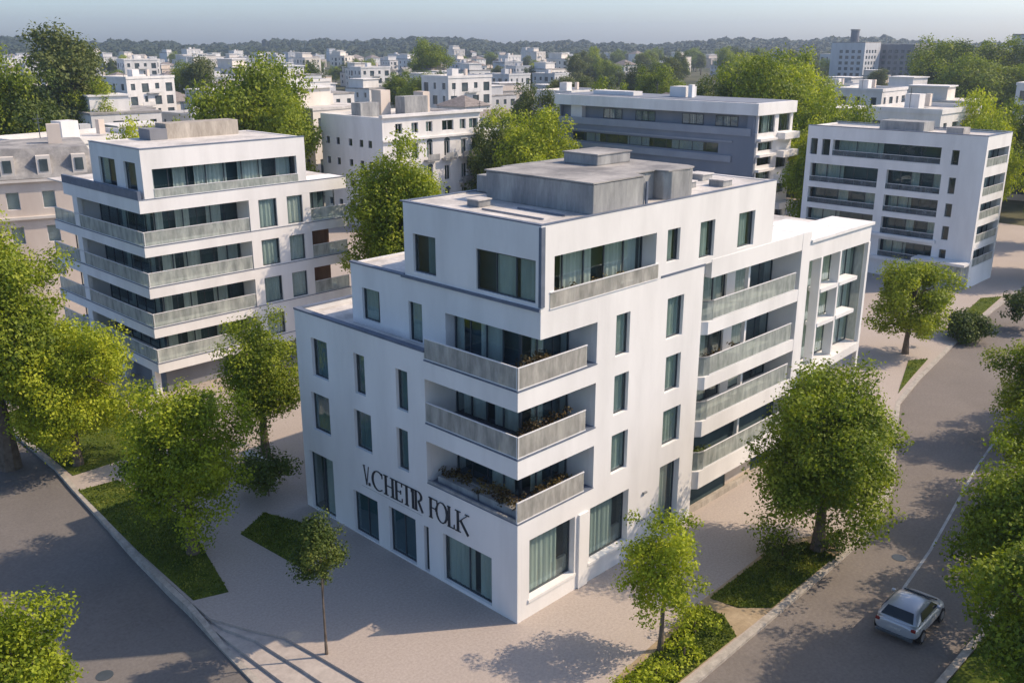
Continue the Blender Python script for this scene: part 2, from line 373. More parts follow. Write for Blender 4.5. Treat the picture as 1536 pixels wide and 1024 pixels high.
# roads
def zl(y): return -.45+.29*ss(7,24,y)
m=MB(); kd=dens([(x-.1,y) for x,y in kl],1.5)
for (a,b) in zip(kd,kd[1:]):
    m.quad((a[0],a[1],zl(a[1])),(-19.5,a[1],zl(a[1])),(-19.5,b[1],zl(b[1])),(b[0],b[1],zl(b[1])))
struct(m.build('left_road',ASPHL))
ro=[(-3,-14),(2,-14),(13,-14),(18.3,-13.3),(24,-12),(30,-10.8),(36,-9.6),(42,-8.4),(50.6,-6.8),(64,-5),(77,-3.8),(110,-1.5)]
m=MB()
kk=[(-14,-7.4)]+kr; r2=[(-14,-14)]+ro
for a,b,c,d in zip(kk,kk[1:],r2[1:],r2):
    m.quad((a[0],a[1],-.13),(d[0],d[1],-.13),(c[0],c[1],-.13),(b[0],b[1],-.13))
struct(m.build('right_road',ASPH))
struct(loft(dens(r2),.3,.0,-.6).build('far_kerb',KERB))
vp=[(x,y-.2) for x,y in r2]+[(110,-60),(-14,-60)]
struct(MB().prism(vp,-.6,-.02).build('verge',LAWN))
ln=[(14.0,-10.25),(18.2,-9.78),(24,-8.85),(29.4,-7.97),(35.4,-7.24)]
struct(loft(dens(ln),.13,-.126,-.1302).build('lane_line',PAINT))
for k,(x,y,z,l) in enumerate([(-13.2,9.5,zl(9.5),'round iron manhole cover in the left road'),(16.5,-9.0,-.13,'round iron manhole cover in the right road beyond the silver car')]):
    o=MB().tube([(x,y,z-.02),(x,y,z+.012)],[.33,.33],20).build('manhole_cover',METALD); tag(o,l,'manhole cover')
# lawns with grass blades
lawns=[[(-7.75,25.3),(-5.7,25.1),(-5.3,18),(-7.15,10.7),(-8.55,11.2),(-8.35,16.9)],
 [(-4.1,14.9),(-2.1,16.0),(-1.2,13.2),(-1.6,10.6),(-3.8,10.1)],
 [(-1.6,-6.95),(.2,-5.4),(2.1,-5.25),(6.4,-4.75),(6.5,-5.8),(5.6,-6.95)],
 [(7.2,-4.65),(13.0,-4.5),(14.6,-5.3),(14.2,-6.9),(8.4,-6.95),(7.4,-5.9)],
 [(37.6,.1),(45.1,2.5),(46.5,1.6),(41,.7)],
 [(55.0,3.6),(68,5.2),(70,4.0),(56,2.5)],
 [(-7.2,27.4),(-6.9,40),(-.5,40),(-1.0,27.6)]]
struct(MB().prism([(-2,-7.0),(0,-5.1),(6.8,-4.5),(13.4,-4.3),(15.4,-5.2),(15,-7.0)],-.3,.006).build('planting_bed',SAND))
m=MB()
for L in lawns: m.prism(L,-.2,.03)
struct(m.build('lawn',LAWN))
def inpoly(x,y,p):
    c=False;n=len(p)
    for i in range(n):
        a,b=p[i],p[i-1]
        if (a[1]>y)!=(b[1]>y) and x<(b[0]-a[0])*(y-a[1])/(b[1]-a[1])+a[0]: c=not c
    return c
m=MB(); rg=random.Random(3)
for L,cnt in zip(lawns,[5200,3200,4200,5200,900,900,2500]):
    xs=[p[0] for p in L];ys=[p[1] for p in L]
    for _ in range(cnt):
        x=rg.uniform(min(xs),max(xs));y=rg.uniform(min(ys),max(ys))
        if not inpoly(x,y,L): continue
        h=rg.uniform(.03,.085);a=rg.uniform(0,3.14);w=rg.uniform(.02,.06);dx,dy=math.cos(a)*w,math.sin(a)*w;sx,sy=rg.uniform(-.06,.06),rg.uniform(-.06,.06)
        i=len(m.v); m.v+=[(x-dx,y-dy,.025),(x+dx,y+dy,.025),(x+dx*.5+sx,y+dy*.5+sy,.03+h),(x-dx*.5+sx,y-dy*.5+sy,.03+h)]; m.f.append((i,i+1,i+2,i+3))
go=m.build('grass',GRASS); tag(go,'short green grass growing on the lawn strips along the kerbs','grass',kind='stuff')

# ================================================================== MAIN BUILDING
B=empty('apartment_building',(0,0,0),'white stepped apartment building on the corner with black lettering above its shop windows','building')
LWH=[(12.6,13.9,7.45,9.4),(12.7,14.2,4.55,6.55),(12.7,14.7,.05,3.25),(9.7,10.5,7.45,9.4),(9.4,10.7,4.65,6.6),(6.65,7.45,7.5,9.4),(6.75,7.55,4.6,6.6),(9.2,11.1,.07,2.3),(6.42,8.35,.07,2.4),(5.52,5.85,.07,2.35)]
GH=(1.5,4.55,.15,2.45)
m=MB().wall('x',0,5.5,15.2,0,10.55,LWH,.25); m.wall('x',0,0,5.498,0,4.45,[GH],.25)
m.build('left_wall',WHITE,B)
for i,h in enumerate(LWH):
    shop=h[3]<3
    window(B,'x',0,*h,dep=.16,mull=0 if h[1]-h[0]<1.8 else 1,blind=BLIND if (shop and i in(7,8)) else None,curt=None if shop else ([(0.02,.45)] if i in (2,) else ([(.0,.98)] if i in(0,1,3,4,5,6) else None)),cm=TEALB if i in(0,1,3,4,5,6) else CURT,name='shop_window' if shop else 'window')
window(B,'x',0,*GH,dep=.16,mull=1,curt=[(.02,.3),(.42,.97)],name='shop_window')
RG=[(.7,3.55,.85,3.6),(4.55,7.28,.95,3.6),(9.65,11.25,.4,3.85)]
RU=[(5.95,6.9,10.2,12.05),(5.95,6.95,7.52,9.35),(5.9,7.05,4.75,6.6),(9.6,10.87,10.15,12.07),(9.7,10.87,7.55,9.3),(9.7,11.1,4.86,6.65)]
m=MB().wall('y',0,.252,12.4,0,4.45,RG,.42); m.build('shop_front_wall',WHITE,B)
m=MB().wall('y',0,4.7,12.4,4.452,13.18,RU,.28); m.build('right_wall',WHITE,B)
m=MB().ab('y',0,3.75,4.35,-.10,-.003,.02,3.6); m.build('pier',WHITE,B)
for h in RG: window(B,'y',0,*h,dep=.3,mull=0,curt=[(.0,.74)],name='shop_window')
for h in RG[:2]: MB().ab('y',0,h[0]+.02,h[1]-.02,.46,.6,h[2]-.02,h[2]+.75).build('low_display_wall',STONE,B)
m=MB()
for h in RG[:2]: m.ab('y',0,h[0]-.08,h[1]+.05,-.06,-.003,h[2]-.14,h[2]-.002)
m.build('window_sill',WHITE,B)
for h in RU: window(B,'y',0,*h,dep=.16,curt=[(0,1)])
# corner balconies
fl=[(4.48,6.55),(7.35,9.4),(10.2,12.03)]
MB().box(0.003,4.697,.003,5.497,4.452,4.53).build('balcony_slab',WHITE,B)
MB().box(-.03,4.69,-.03,5.48,6.55,7.35).build('balcony_slab',WHITE,B)
MB().box(-.03,4.69,-.03,5.48,9.4,10.2).build('balcony_slab',WHITE,B)
MB().box(1.25,4.697,-.0,5.5,12.03,13.18).build('fascia',WHITE,B)
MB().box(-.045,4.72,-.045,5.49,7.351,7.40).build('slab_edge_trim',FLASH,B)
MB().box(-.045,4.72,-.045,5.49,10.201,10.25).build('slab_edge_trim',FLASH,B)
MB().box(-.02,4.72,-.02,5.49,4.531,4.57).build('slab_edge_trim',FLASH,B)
m=MB(); m.box(.255,1.454,5.5,5.78,4.455,10.19); m.box(1.456,2.3,5.5,5.78,4.455,12.03); m.build('recess_wall',WHITE,B)
MB().box(4.7,4.95,.285,2.0,4.455,12.03).build('recess_wall',WHITE,B)
for (z0,z1),cu in zip(fl,([(.55,.9)],[(.1,.45),(.6,.95)],[(.0,.12),(.38,.72)])):
    z0+=.08
    glazing(B,'x',1.75,1.58,5.45,z0,z1,4,[(1-b,1-a) for a,b in cu],CURTW)
    glazing(B,'y',1.5,1.75,4.66,z0,z1,3,[(.25,.5)],CURT)
railing(B,[('x',-.03,0.0,5.47),('y',-.03,.0,4.1)],10.25); railing(B,[('x',-.03,0.0,5.47),('y',-.03,.0,4.1)],7.40)
railing(B,[('y',-.02,.0,4.1)],4.57)
m=MB().box(.0,.10,0.1,5.45,4.571,4.68); m.box(.85,.95,.9,5.45,4.571,4.9); m.build('planter_edge',CONC,B)
# upper volumes
F3=[(10.0,11.3,10.6,12.12),(7.02,7.93,10.3,12.1)]
m=MB().wall('x',1.25,5.5,12.1,10.2,13.18,F3,.2); m.build('upper_wall',WHITE,B)
for h in F3: window(B,'x',1.25,*h,dep=.12,curt=[(.3,1)],cm=CURT)
PX=[(6.02,7.48,13.5,15.17),(.28,3.56,13.42,15.1)]
m=MB().wall('x',1.25,0,8.08,13.182,16.45,PX,.2); m.build('penthouse_side_wall',WHITE,B)
window(B,'x',1.25,*PX[0],dep=.12,curt=[(.0,.5)],cm=TEALB); window(B,'x',1.25,*PX[1],dep=.08,mull=2,curt=[(.02,.30),(.38,.7)],cm=CURT)
PY=[(2.0,8.55,13.2,15.2),(9.35,10.3,13.75,15.2),(11.87,13.07,13.5,15.2),(15.12,16.58,13.5,15.2)]
m=MB().wall('y',0.0,1.452,18.4,13.182,16.45,PY[1:],.2)
m=MB(); m.wall('y',0,1.452,18.4,13.182,16.45,PY,.2); m.build('penthouse_front_wall',WHITE,B)
for h in PY[1:]: window(B,'y',0,*h,dep=.14,curt=[(0,.75)])
m=MB().box(1.99,2.0,.21,.95,13.2,15.2); m.box(8.56,8.6,.21,.95,13.2,15.2); m.box(2.0,8.56,.21,.95,15.21,15.25);m.box(2.0,8.56,.21,.95,13.12,13.2); m.build('loggia_lining',WHITE,B)
glazing(B,'y',.75,2.0,8.55,13.2,15.2,5,[(.04,.14),(.2,.5),(.62,.95)],CURTW)
railing(B,[('y',-.06,1.75,8.75)],13.12,.72,FROST)
MB().box(1.22,1.44,-.04,.10,13.3,16.40).build('corner_post',FLASH,B)
m=MB().box(12.2,18.4,8.06,8.28,13.2,16.44); m.box(18.2,18.42,.2,8.06,13.2,16.44); m.box(1.47,12.2,8.06,8.28,13.2,16.44); m.box(1.46,14,11.9,12.12,10.2,13.17); m.box(.26,22,15.0,15.2,0,10.54);m.box(13.8,14,8.3,11.9,10.3,13.17); m.box(29.8,30.0,2.5,15,0,11.5);m.box(22,30,14.9,15.1,0,11.5)
m.build('rear_walls',WHITE2,B)
m=MB().box(1.47,18.19,.21,8.05,16.2,16.40); m.build('roof',ROOF,B)
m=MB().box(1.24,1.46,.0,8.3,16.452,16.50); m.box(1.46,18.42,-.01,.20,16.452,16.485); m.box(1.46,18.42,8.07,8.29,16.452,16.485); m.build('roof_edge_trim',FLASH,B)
m=MB().box(1.47,13.8,8.3,11.9,13.0,13.1); m.build('lower_roof',ROOF,B)
m=MB().box(.26,22,12.13,14.98,10.1,10.3); m.box(.26,1.24,5.8,12.13,10.1,10.3); m.build('terrace_floor',ROOF,B)
m=MB().box(1.2,1.47,8.3,12.14,13.183,13.25); m.box(-.03,.27,5.5,15.22,10.552,10.64); m.box(.27,22,14.98,15.22,10.552,10.62); m.box(1.16,1.25,0.0,8.3,13.14,13.26); m.build('parapet_cap',FLASH,B)  # dark slate colour paints in the shading along the parapet tops
m=MB().box(9.0,12.45,-.02,.0-.003,13.12,13.22); m.build('wall_cap',FLASH,B)  # dark strip painted in for the shaded terrace recess, which is not modelled
# dark core behind the windows
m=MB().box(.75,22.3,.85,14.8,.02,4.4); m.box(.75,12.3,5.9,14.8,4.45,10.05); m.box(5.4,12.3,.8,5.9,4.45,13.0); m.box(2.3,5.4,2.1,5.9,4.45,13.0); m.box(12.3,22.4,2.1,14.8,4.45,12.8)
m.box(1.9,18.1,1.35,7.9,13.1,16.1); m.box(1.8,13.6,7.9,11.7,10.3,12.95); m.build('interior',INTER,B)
# rooftop plant room
t=MB()
t.box(4.6,8.0,.32,6.4,16.40,17.6); t.box(8.0,9.7,1.1,6.4,16.40,17.6); t.prism([(9.7,6.4),(9.7,.6),(10.0,.38),(11.3,.35),(11.75,.5),(11.98,.95),(12.0,6.4)],16.40,17.62)
pr=t.build('rooftop_plant_room',CONC,B,bevel=.03)
MB().prism([(4.55,6.45),(4.55,.29),(7.9,.29),(8.1,1.0),(9.6,1.0),(9.75,.4),(11.3,.31),(11.85,.5),(12.05,1.0),(12.05,6.45)],17.625,17.68).build('plant_room_roof',ROOFD,pr,org=(0,0,0))
MB().box(8.8,11.2,3.6,5.6,17.68,18.15).build('stair_head',CONC,pr,org=(0,0,0),bevel=.04)
MB().box(8.75,11.25,3.55,5.65,18.152,18.2).build('stair_head_roof',ROOFD,pr,org=(0,0,0))
MB().box(5.6,7.2,7.2,8.04,16.45,17.2).box(7.2,14.4,7.85,8.05,16.45,17.45).build('rear_parapet',CONC,B)
for (x,y,w) in ((3.0,5.2,.35),(13.4,2.2,.5),(15.2,1.2,.4),(16.3,3.1,.45)):
    v=MB().box(x-w,x+w,y-w,y+w,16.40,16.40+.28).build('roof_vent',CONC,B,bevel=.02); MB().box(x-w-.05,x+w+.05,y-w-.05,y+w+.05,16.683,16.73).build('vent_cap',ROOF,v,org=(0,0,0))
m=MB().box(2.4,2.48,1.0,4.4,16.42,16.47); m.tube([(3.6,.9,16.45),(3.6,3.5,16.45)],.04,6); m.build('roof_pipe',FLASH,B)
MB().box(8.0,8.12,.24,.315,16.42,17.4).build('downpipe',FLASH,B)
# right wing with long balconies
SL=[(1.55,2.5),(4.38,5.2),(6.85,7.5),(9.65,10.3)]
for a,b in SL:
    MB().prism([(13.0,-.02),(21.65,-.02),(21.65,1.75),(12.43,1.75),(12.43,.5)],a,b).build('balcony_slab',WHITE,B)
    railing(B,[('y',-.02,13.4,21.3)],b,1.0,FROSTG)
    # curved return of the railing
    m=MB(); p=[(13.4,.02),(13.05,.12),(12.8,.35),(12.65,.75),(12.6,1.3)]
    for q,w in zip(p,p[1:]):
        m.quad((*q,b+.04),(*w,b+.04),(*w,b+.95),(*q,b+.95)); m.quad((q[0]+.02,q[1]+.02,b+.04),(w[0]+.02,w[1]+.02,b+.04),(w[0]+.02,w[1]+.02,b+.95),(q[0]+.02,q[1]+.02,b+.95))
    rr=m.build('railing_return',FROSTG,B); loft([(x,y) for x,y in p],.06,b+1.0,b+.94).build('top_rail',CONC,rr,org=(0,0,0))
MB().box(13.0,21.65,-.02,1.75,12.43,13.32).build('roof_band',WHITE,B)
MB().box(12.42,22.6,1.76,14.9,13.0,13.15).build('wing_roof',ROOF,B)
MB().box(12.42,13.0,.3,1.75,12.6,13.1).build('roof_infill',WHITE2,B)
MB().wall('x',21.651,-.02,2.2,0,13.32,[],.2).box(21.66,22.6,-.03,2.2,0,13.33).build('end_pier',WHITE,B)
for (z0,z1),cu in zip([(2.5,4.38),(5.2,6.85),(7.5,9.65),(10.3,12.43)],([(.3,.38)],[(.26,.36),(.6,.72)],[(.2,.3),(.55,.7)],[(.55,.95)])):
    glazing(B,'y',1.6,12.45,16.9,z0,z1,4,cu,CURT); glazing(B,'y',1.6,17.7,21.6,z0,z1,3,[(.0,.45)],CURTW)
    MB().box(17.35,17.52,.55,.75,z0,z1).box(16.9,17.7,1.5,1.75,z0,z1).build('balcony_column',WHITE,B)
MB().box(16.0,16.9,.9,1.1,.0,1.55).build('timber_door',WOOD,B); MB().box(16.95,19.5,.8,1.0,0,1.5).build('entrance_wall',BEIGE,B)
MB().box(12.6,21.5,.35,.6,.0,.28).build('entrance_planter',STONE,B)
# glazed wing
m=MB().prism([(22.6,0),(30.05,0),(30.05,2.5),(22.6,2.5)],11.68,12.7); m.box(22.6,30.2,-.12,2.6,12.7,12.86); m.build('glazed_wing_fascia',WHITE,B)
MB().box(22.6,30.0,2.5,14.9,11.5,12.5).build('glazed_wing_roof',ROOF,B)
MB().box(23.2,25.6,.5,3.2,12.862,13.2).build('roof_upstand',WHITE,B)
m=MB().box(29.85,30.1,-.02,.22,0,11.68); m.build('corner_column',WHITE,B)
for x in (24.1,26.35): MB().box(x-.09,x+.09,-.02,.5,5.55,11.68).build('facade_fin',WHITE,B)
for z in (9.75,7.75): MB().box(24.19,26.26,-.06,.7,z-.12,z+.1).box(26.44,28.7,-.06,.7,z-.12,z+.1).build('facade_shelf',WHITE,B)
MB().prism([(22.6,-.45),(29.8,-.1),(29.8,2.4),(22.6,2.4)],5.0,5.5).build('wing_floor_slab',WHITE2,B)
window(B,'y',.75,22.65,29.8,5.52,11.66,dep=0,mull=6,curt=[(.0,.96)],cm=CURTW,name='curtain_wall')
MB().wall('x',30.0,.3,2.4,5.5,11.68,[],.05).build('glass_return',FROSTG,B)
window(B,'y',1.5,22.7,29.8,.3,4.95,dep=0,mull=4,name='ground_glazing')
MB().box(22.7,29.7,2.2,2.4,0,11.6).build('wing_interior',INTER,B)
MB().ab('y',0,8.35,8.6,-.1,-.004,2.95,3.03).ab('y',0,8.35,8.55,-.09,-.004,1.6,1.66).build('wall_bracket',CONC,B)
# sign lettering, serif strokes on the shaded wall (reads left to right = towards -y)
def stroke(m,y0,z0,y1,z1,w):
    dy,dz=y1-y0,z1-z0;L=math.hypot(dy,dz);ny,nz=-dz/L*w/2,dy/L*w/2
    a,b,c,d=(y0+ny,z0+nz),(y1+ny,z1+nz),(y1-ny,z1-nz),(y0-ny,z0-nz); i=len(m.v)
    for x in (-.045,-.004): m.v+=[(x,p[0],p[1]) for p in (a,b,c,d)]
    m.f+=[(i,i+1,i+2,i+3),(i+7,i+6,i+5,i+4)]+[(i+k,i+(k+1)%4,i+4+(k+1)%4,i+4+k) for k in range(4)]
def glyph(ch,y,w,zb=2.94,h=.98,par=None,name='sign_letter'):
    m=MB(); S=.125;T=.035
    X=lambda u:y-u*w
    Zz=lambda v:zb+v*h
    def l(u0,v0,u1,v1,t): stroke(m,X(u0),Zz(v0),X(u1),Zz(v1),t)
    def stem(u,a=0,b=1): 
        l(u,a,u,b,S); 
        if a==0:l(u-.2,.015,u+.2,.015,T)
        if b==1:l(u-.2,.985,u+.2,.985,T)
    def arc(cu,cv,ru,rv,a0,a1,side=1):
        n=14
        for k in range(n):
            p=a0+(a1-a0)*k/n;q=a0+(a1-a0)*(k+1)/n; mid=(p+q)/2
            t=T+(S-T)*abs(math.cos(math.radians(mid)))**1.5*(1 if side*math.cos(math.radians(mid))>0 else .55)
            l(cu+ru*math.cos(math.radians(p)),cv+rv*math.sin(math.radians(p)),cu+ru*math.cos(math.radians(q)),cv+rv*math.sin(math.radians(q)),t)
    if ch=='V': l(.1,1,.5,0,.05); l(.9,1,.5,0,.02); l(-.05,.98,.3,.98,.02)
    if ch=='.': l(.2,.02,.2,.16,.12)
    if ch=='C': arc(.55,.5,.5,.5,50,310,-1); l(.9,.72,.9,.98,T); 
    if ch=='H': stem(.2); stem(.82); l(.2,.5,.82,.5,T)
    if ch=='E': stem(.25); l(.25,.98,.9,.98,T); l(.25,.5,.75,.5,T); l(.25,.02,.9,.02,T); l(.9,.8,.9,1,T); l(.75,.4,.75,.6,T); l(.9,0,.9,.2,T)
    if ch=='F': stem(.25); l(.25,.98,.95,.98,T); l(.25,.52,.8,.52,T); l(.95,.78,.95,1,T); l(.8,.42,.8,.62,T)
    if ch=='T': stem(.5); l(.0,.98,1,.98,T); l(.0,.8,.0,1,T); l(1,.8,1,1,T)
    if ch=='I': stem(.5)
    if ch=='R': stem(.22); arc(.45,.75,.38,.23,-90,90); l(.5,.5,.95,0,S*.8)
    if ch=='O': arc(.5,.5,.46,.5,0,360)
    if ch=='L': stem(.3); l(.3,.02,.95,.02,T); l(.95,0,.95,.22,T)
    if ch=='K': stem(.22); l(.22,.45,.95,.98,T); l(.4,.6,.98,0,S*.85); l(.75,.98,1.05,.98,T)
    return m.build(name,LETTER,par)
for ch,y,w in (('V',10.15,.45),('.',9.78,.3),('C',9.5,.85),('H',8.62,.8),('E',7.85,.62),('T',7.3,.68),('I',6.72,.4),('R',6.45,.62),('F',5.45,.6),('O',4.95,.75),('L',4.25,.5),('K',3.72,.85)):
    glyph(ch,y,w,par=B)
MB().box(-.012,-.004,5.9,10.35,2.78,2.79).build('sign_panel_joint',CONC,B)

# plants and clutter on balconies
def planter(x0,x1,y0,y1,z,h,mat,label,seed,n=14,group='plants on the balconies'):
    cx,cy=(x0+x1)/2,(y0+y1)/2; o=empty('planter_shrub',(cx,cy,z),label,'plant',group)
    r=random.Random(seed); cl=[(r.uniform(x0,x1)-cx,r.uniform(y0,y1)-cy,h*r.uniform(.3,.8),h*r.uniform(.24,.36)) for _ in range(n)]
    me=leaf_mesh('foliage',cl,.12,420,mat,seed); c=bpy.data.objects.new('foliage',me); col.objects.link(c); c.parent=o
    MB().box(x0,x1,y0,y1,z+.002,z+h*.35).build('planter_box',CONC,o)
    return o
planter(.35,1.0,.35,2.6,4.575,.95,DRYLEAF,'yellow and brown shrubs filling the lowest corner balcony, at its corner end',1,20)
planter(.35,1.0,2.7,5.2,4.575,.8,DRYLEAF,'dry brown plants on the lowest corner balcony, at the end nearest the lettering',2,16)
planter(1.1,4.0,.55,.95,4.575,.85,DRYLEAF,'dark dry plants behind the sunlit railing of the lowest corner balcony',3,18)
planter(.9,2.3,.55,.9,10.255,1.05,DRYLEAF,'brown dry plants on the top corner balcony under the overhanging fascia',4,14)
planter(1.0,3.9,.6,.9,7.405,1.1,DRYLEAF,'thin row of brown plants on the middle corner balcony of the white corner building',5,10)
planter(2.3,6.5,.25,.55,13.21,.62,DRYLEAF,'dry orange brown plants behind the penthouse loggia railing',6,20)
planter(13.4,16.2,.4,.7,7.505,1.1,DRYLEAF,'dark plants on the long balcony third from the ground of the right wing',7,8)
planter(13.4,15.2,.4,.7,2.505,1.1,LEAFD,'dark plants on the lowest long balcony of the right wing',8,8)

# ================================================================== LEFT BUILDING
def core(par,*boxes):
    m=MB()
    for b in boxes: m.box(*b)
    return m.build('interior',INTER,par)
X,Y=1.9,35.3
L=empty('apartment_building',(X,Y,0),'white apartment block with stacked wrap-around balconies behind the lime green trees at left','building')
BD=[(1.75,2.4),(4.2,4.85),(6.9,7.6),(9.65,10.3),(12.5,13.35)]
for i,(a,b) in enumerate(BD):
    e=51 if i<3 else (50 if i==3 else 47.5)
    x0=X if i==4 else X-.0
    MB().box(x0,17.9,Y,Y+2.2,a,b).box(x0,X+2.4,Y+2.2,e,a,b).build('balcony_slab',WHITE,L)
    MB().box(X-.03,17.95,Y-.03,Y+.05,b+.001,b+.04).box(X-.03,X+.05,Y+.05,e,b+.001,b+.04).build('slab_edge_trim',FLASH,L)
    if i<4:
        z0,z1=b,BD[i+1][0]
        railing(L,[('y',Y,X,9.6),('x',X,Y,e-.2)],b+.03,.98,FROSTG)
        railing(L,[('y',Y,14.7,17.8)],b+.03,.98,FROSTG)
        rr=R.random()
        glazing(L,'y',Y+1.6,X+1.6,9.6,z0,z1,6,[(.0,.1+.1*rr),(.25,.42),(.62,.8)] if i!=2 else [(.05,.2),(.3,.5),(.72,.97)],CURTW)
        glazing(L,'x',X+1.6,Y+1.6,45.4,z0,z1,6,[(.1,.2),(.5,.6)],CURT)
        glazing(L,'x',X+1.6,46.7,e-.3,z0,z1,3,[(.3,.6)],CURTW)
        MB().box(X+.3,X+1.7,45.45,46.0,z0,z1).build('balcony_pier',WHITE,L)
        MB().box(X+.02,X+.35,45.3,46.1,z0,z1).build('balcony_pillar',WHITE,L)
        (MB().box(14.75,17.0,Y+1.3,Y+1.4,z0,z1).build('timber_screen',WOOD,L) if i in(1,2) else glazing(L,'y',Y+1.3,14.75,17.7,z0,z1,3,[(.1,.5)],CURTW))
        H=[(10.4,11.85,z0+.12,z1-.08),(12.7,14.0,z0+.12,z1-.08)]
        MB().wall('y',Y+.004,9.66,14.65,z0+.001,z1-.001,H,.2).box(9.65,9.9,Y+.21,Y+1.7,z0,z1).box(14.4,14.64,Y+.21,Y+1.7,z0,z1).build('front_wall',WHITE,L)
        for h in H: window(L,'y',Y,*h,dep=.12,mull=0,curt=[(.05,.95)],cm=CURTW if h[0]>12 else CURT)
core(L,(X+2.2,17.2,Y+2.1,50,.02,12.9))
MB().box(X+.9,17.5,Y+.9,Y+1.1,0,1.75).build('ground_floor_wall',DGREY,L); MB().box(X+1.0,X+1.2,Y+1.1,50,0,1.75).build('ground_floor_wall',DGREY,L)
for yy in (36.2,41,46): MB().box(X+.1,X+.5,yy,yy+.4,0,1.75).build('ground_column',WHITE,L)
MB().box(X+.1,17.8,Y+.1,50.5,13.25,13.33).build('terrace_floor',ROOF,L)
H=[(3.0,13.75,13.5,15.22)]
PW=MB(); PW.wall('y',Y+.05,2.552,14.5,13.34,16.5,H,.25); PW.wall('x',2.33,Y+.05,43.0,13.34,16.5,[(36.2,37.9,13.8,15.6),(39.2,41.7,13.8,15.6)],.22)
PW.box(14.3,14.52,Y+.31,43,13.36,16.49); PW.box(2.56,14.3,42.8,43.02,13.36,16.49); PW.build('penthouse_walls',WHITE,L)
glazing(L,'y',Y+.7,3.0,13.75,13.36,15.22,8,[(.0,.04),(.16,.24),(.3,.52),(.6,.78),(.88,.99)],CURTW)
railing(L,[('y',Y-.02,3.0,13.8)],13.36,.62,FROSTG)
window(L,'x',2.33,36.2,37.9,13.8,15.6,dep=.14); window(L,'x',2.33,39.2,41.7,13.8,15.6,dep=.14,mull=1,curt=[(.6,1)])
core(L,(2.9,14.0,Y+1.2,42.5,13.36,16.1))
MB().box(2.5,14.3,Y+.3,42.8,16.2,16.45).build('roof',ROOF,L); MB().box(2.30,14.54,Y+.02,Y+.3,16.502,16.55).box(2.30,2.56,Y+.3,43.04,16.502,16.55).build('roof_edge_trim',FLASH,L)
MB().box(7.0,12.6,41.0,42.6,16.45,17.5).build('rooftop_plant_room',STONE,L); MB().box(5.7,6.95,40.8,42.5,16.45,17.2).build('roof_cabinet',DGREY,L)
MB().box(X-.02,X+.2,Y+.05,47.5,13.36,13.9).build('terrace_screen',FLASH,L)

# ================================================================== RIGHT BUILDING
X,Y=70.6,7.5
Q=empty('apartment_building',(X,Y,0),'white block with long dark balcony openings standing by the bend of the right road','building')
lv=[(2.0,3.7),(4.35,6.0),(6.6,8.2),(8.85,10.7),(11.6,13.25)]
H=[]
for i,(a,b) in enumerate(lv):
    if i==4: H+=[(11.6,22.7,a,b),(23.0,23.9,a,b),(24.4,25.2,a,b)]
    else: H+=[(11.3,16.7,a-.1,b),(17.6,25.0,a-.1,b)]
    if i<4: H.append((9.9,10.55,a+.1,b-.2))
H.append((9.9,10.6,11.7,13.1))
MB().wall('x',X,Y,25.6,0,14.55,H,.5).build('side_wall',WHITE,Q)
HY=[(X+.55,X+6.2,a,b) for a,b in lv]
MB().wall('y',Y,X+.502,X+6.6,0,14.55,HY,.4).build('front_wall',WHITE,Q)
for i,h in enumerate(H):
    if h[1]-h[0]>2:
        glazing(Q,'x',X+.9,*h,5,[(.02,.2),(.45,.6)] if i%2 else [(.55,.98)],CURT)
        railing(Q,[('x',X-.0,h[0],h[1])],h[2],.62,FROSTD)
    else: window(Q,'x',X,*h,dep=.2)
for h in HY:
    glazing(Q,'y',Y+.9,*h,4,[(.2,.7)],CURTW); railing(Q,[('y',Y,h[0],h[1])],h[2],.85,FROSTG)
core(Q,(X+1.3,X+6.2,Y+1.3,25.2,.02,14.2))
MB().box(X+6.4,X+6.6,Y+.4,25.6,0,14.5).box(X+.5,X+6.4,25.4,25.6,0,14.5).build('rear_walls',WHITE2,Q)
MB().box(X+.2,X+6.4,Y+.2,25.4,14.2,14.35).build('roof',ROOF,Q)
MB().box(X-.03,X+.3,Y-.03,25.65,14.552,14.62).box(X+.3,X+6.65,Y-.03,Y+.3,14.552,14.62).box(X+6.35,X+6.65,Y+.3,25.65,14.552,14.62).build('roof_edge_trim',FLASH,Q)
MB().box(X+2.4,X+5,14.5,19,14.35,15.3).build('rooftop_plant_room',CONC,Q); MB().box(X+2.2,X+4,10.6,12.2,14.35,15.0).build('roof_cabinet',ROOFD,Q)
MB().box(X-1.6,X-.01,7.7,8.0,0,2.4).box(X-1.6,X-1.4,8.0,10,0,2.4).build('entrance_screen',FROSTG,Q); MB().box(X-1.8,X-.01,7.4,12.5,2.4,2.65).build('entrance_canopy',WHITE2,Q)
MB().box(X-.35,X-.01,11,25,1.6,1.95).box(X-.35,X-.01,11,25,4.0,4.3).build('ledge',WHITE,Q)

# ================================================================== LONG BLUE-GREY BUILDING
X,Y=79.3,36.9
K=empty('office_building',(X,Y,0),'long blue-grey sided building with a white roof fascia behind the rooftop plant room','building')
MB().wall('x',X,Y,68.8,0,12.4,[(42,66,9.7,10.9),(46,67,6.4,7.5)],.4).build('side_wall',SLATE,K)
MB().box(X-.15,X-.01,Y+.6,68.6,12.0,12.9).box(X-.25,X-.01,40,68.6,8.7,9.5).box(X-.25,X-.01,44,68.6,5.4,6.2).box(X-.12,X-.01,40,68.6,11.1,11.3).build('ledge_band',SLATELT,K)
MB().box(X+1.0,X+1.2,Y+1.2,68.6,12.42,14.45).build('attic_wall',SLATE,K)
MB().box(X+.0,X+1.0,Y+.3,Y+1.2,12.4,14.45).build('attic_pier',SLATE,K); MB().box(X+.2,X+1.0,64.5,66.5,12.41,14.44).build('attic_pier',WHITE2,K)
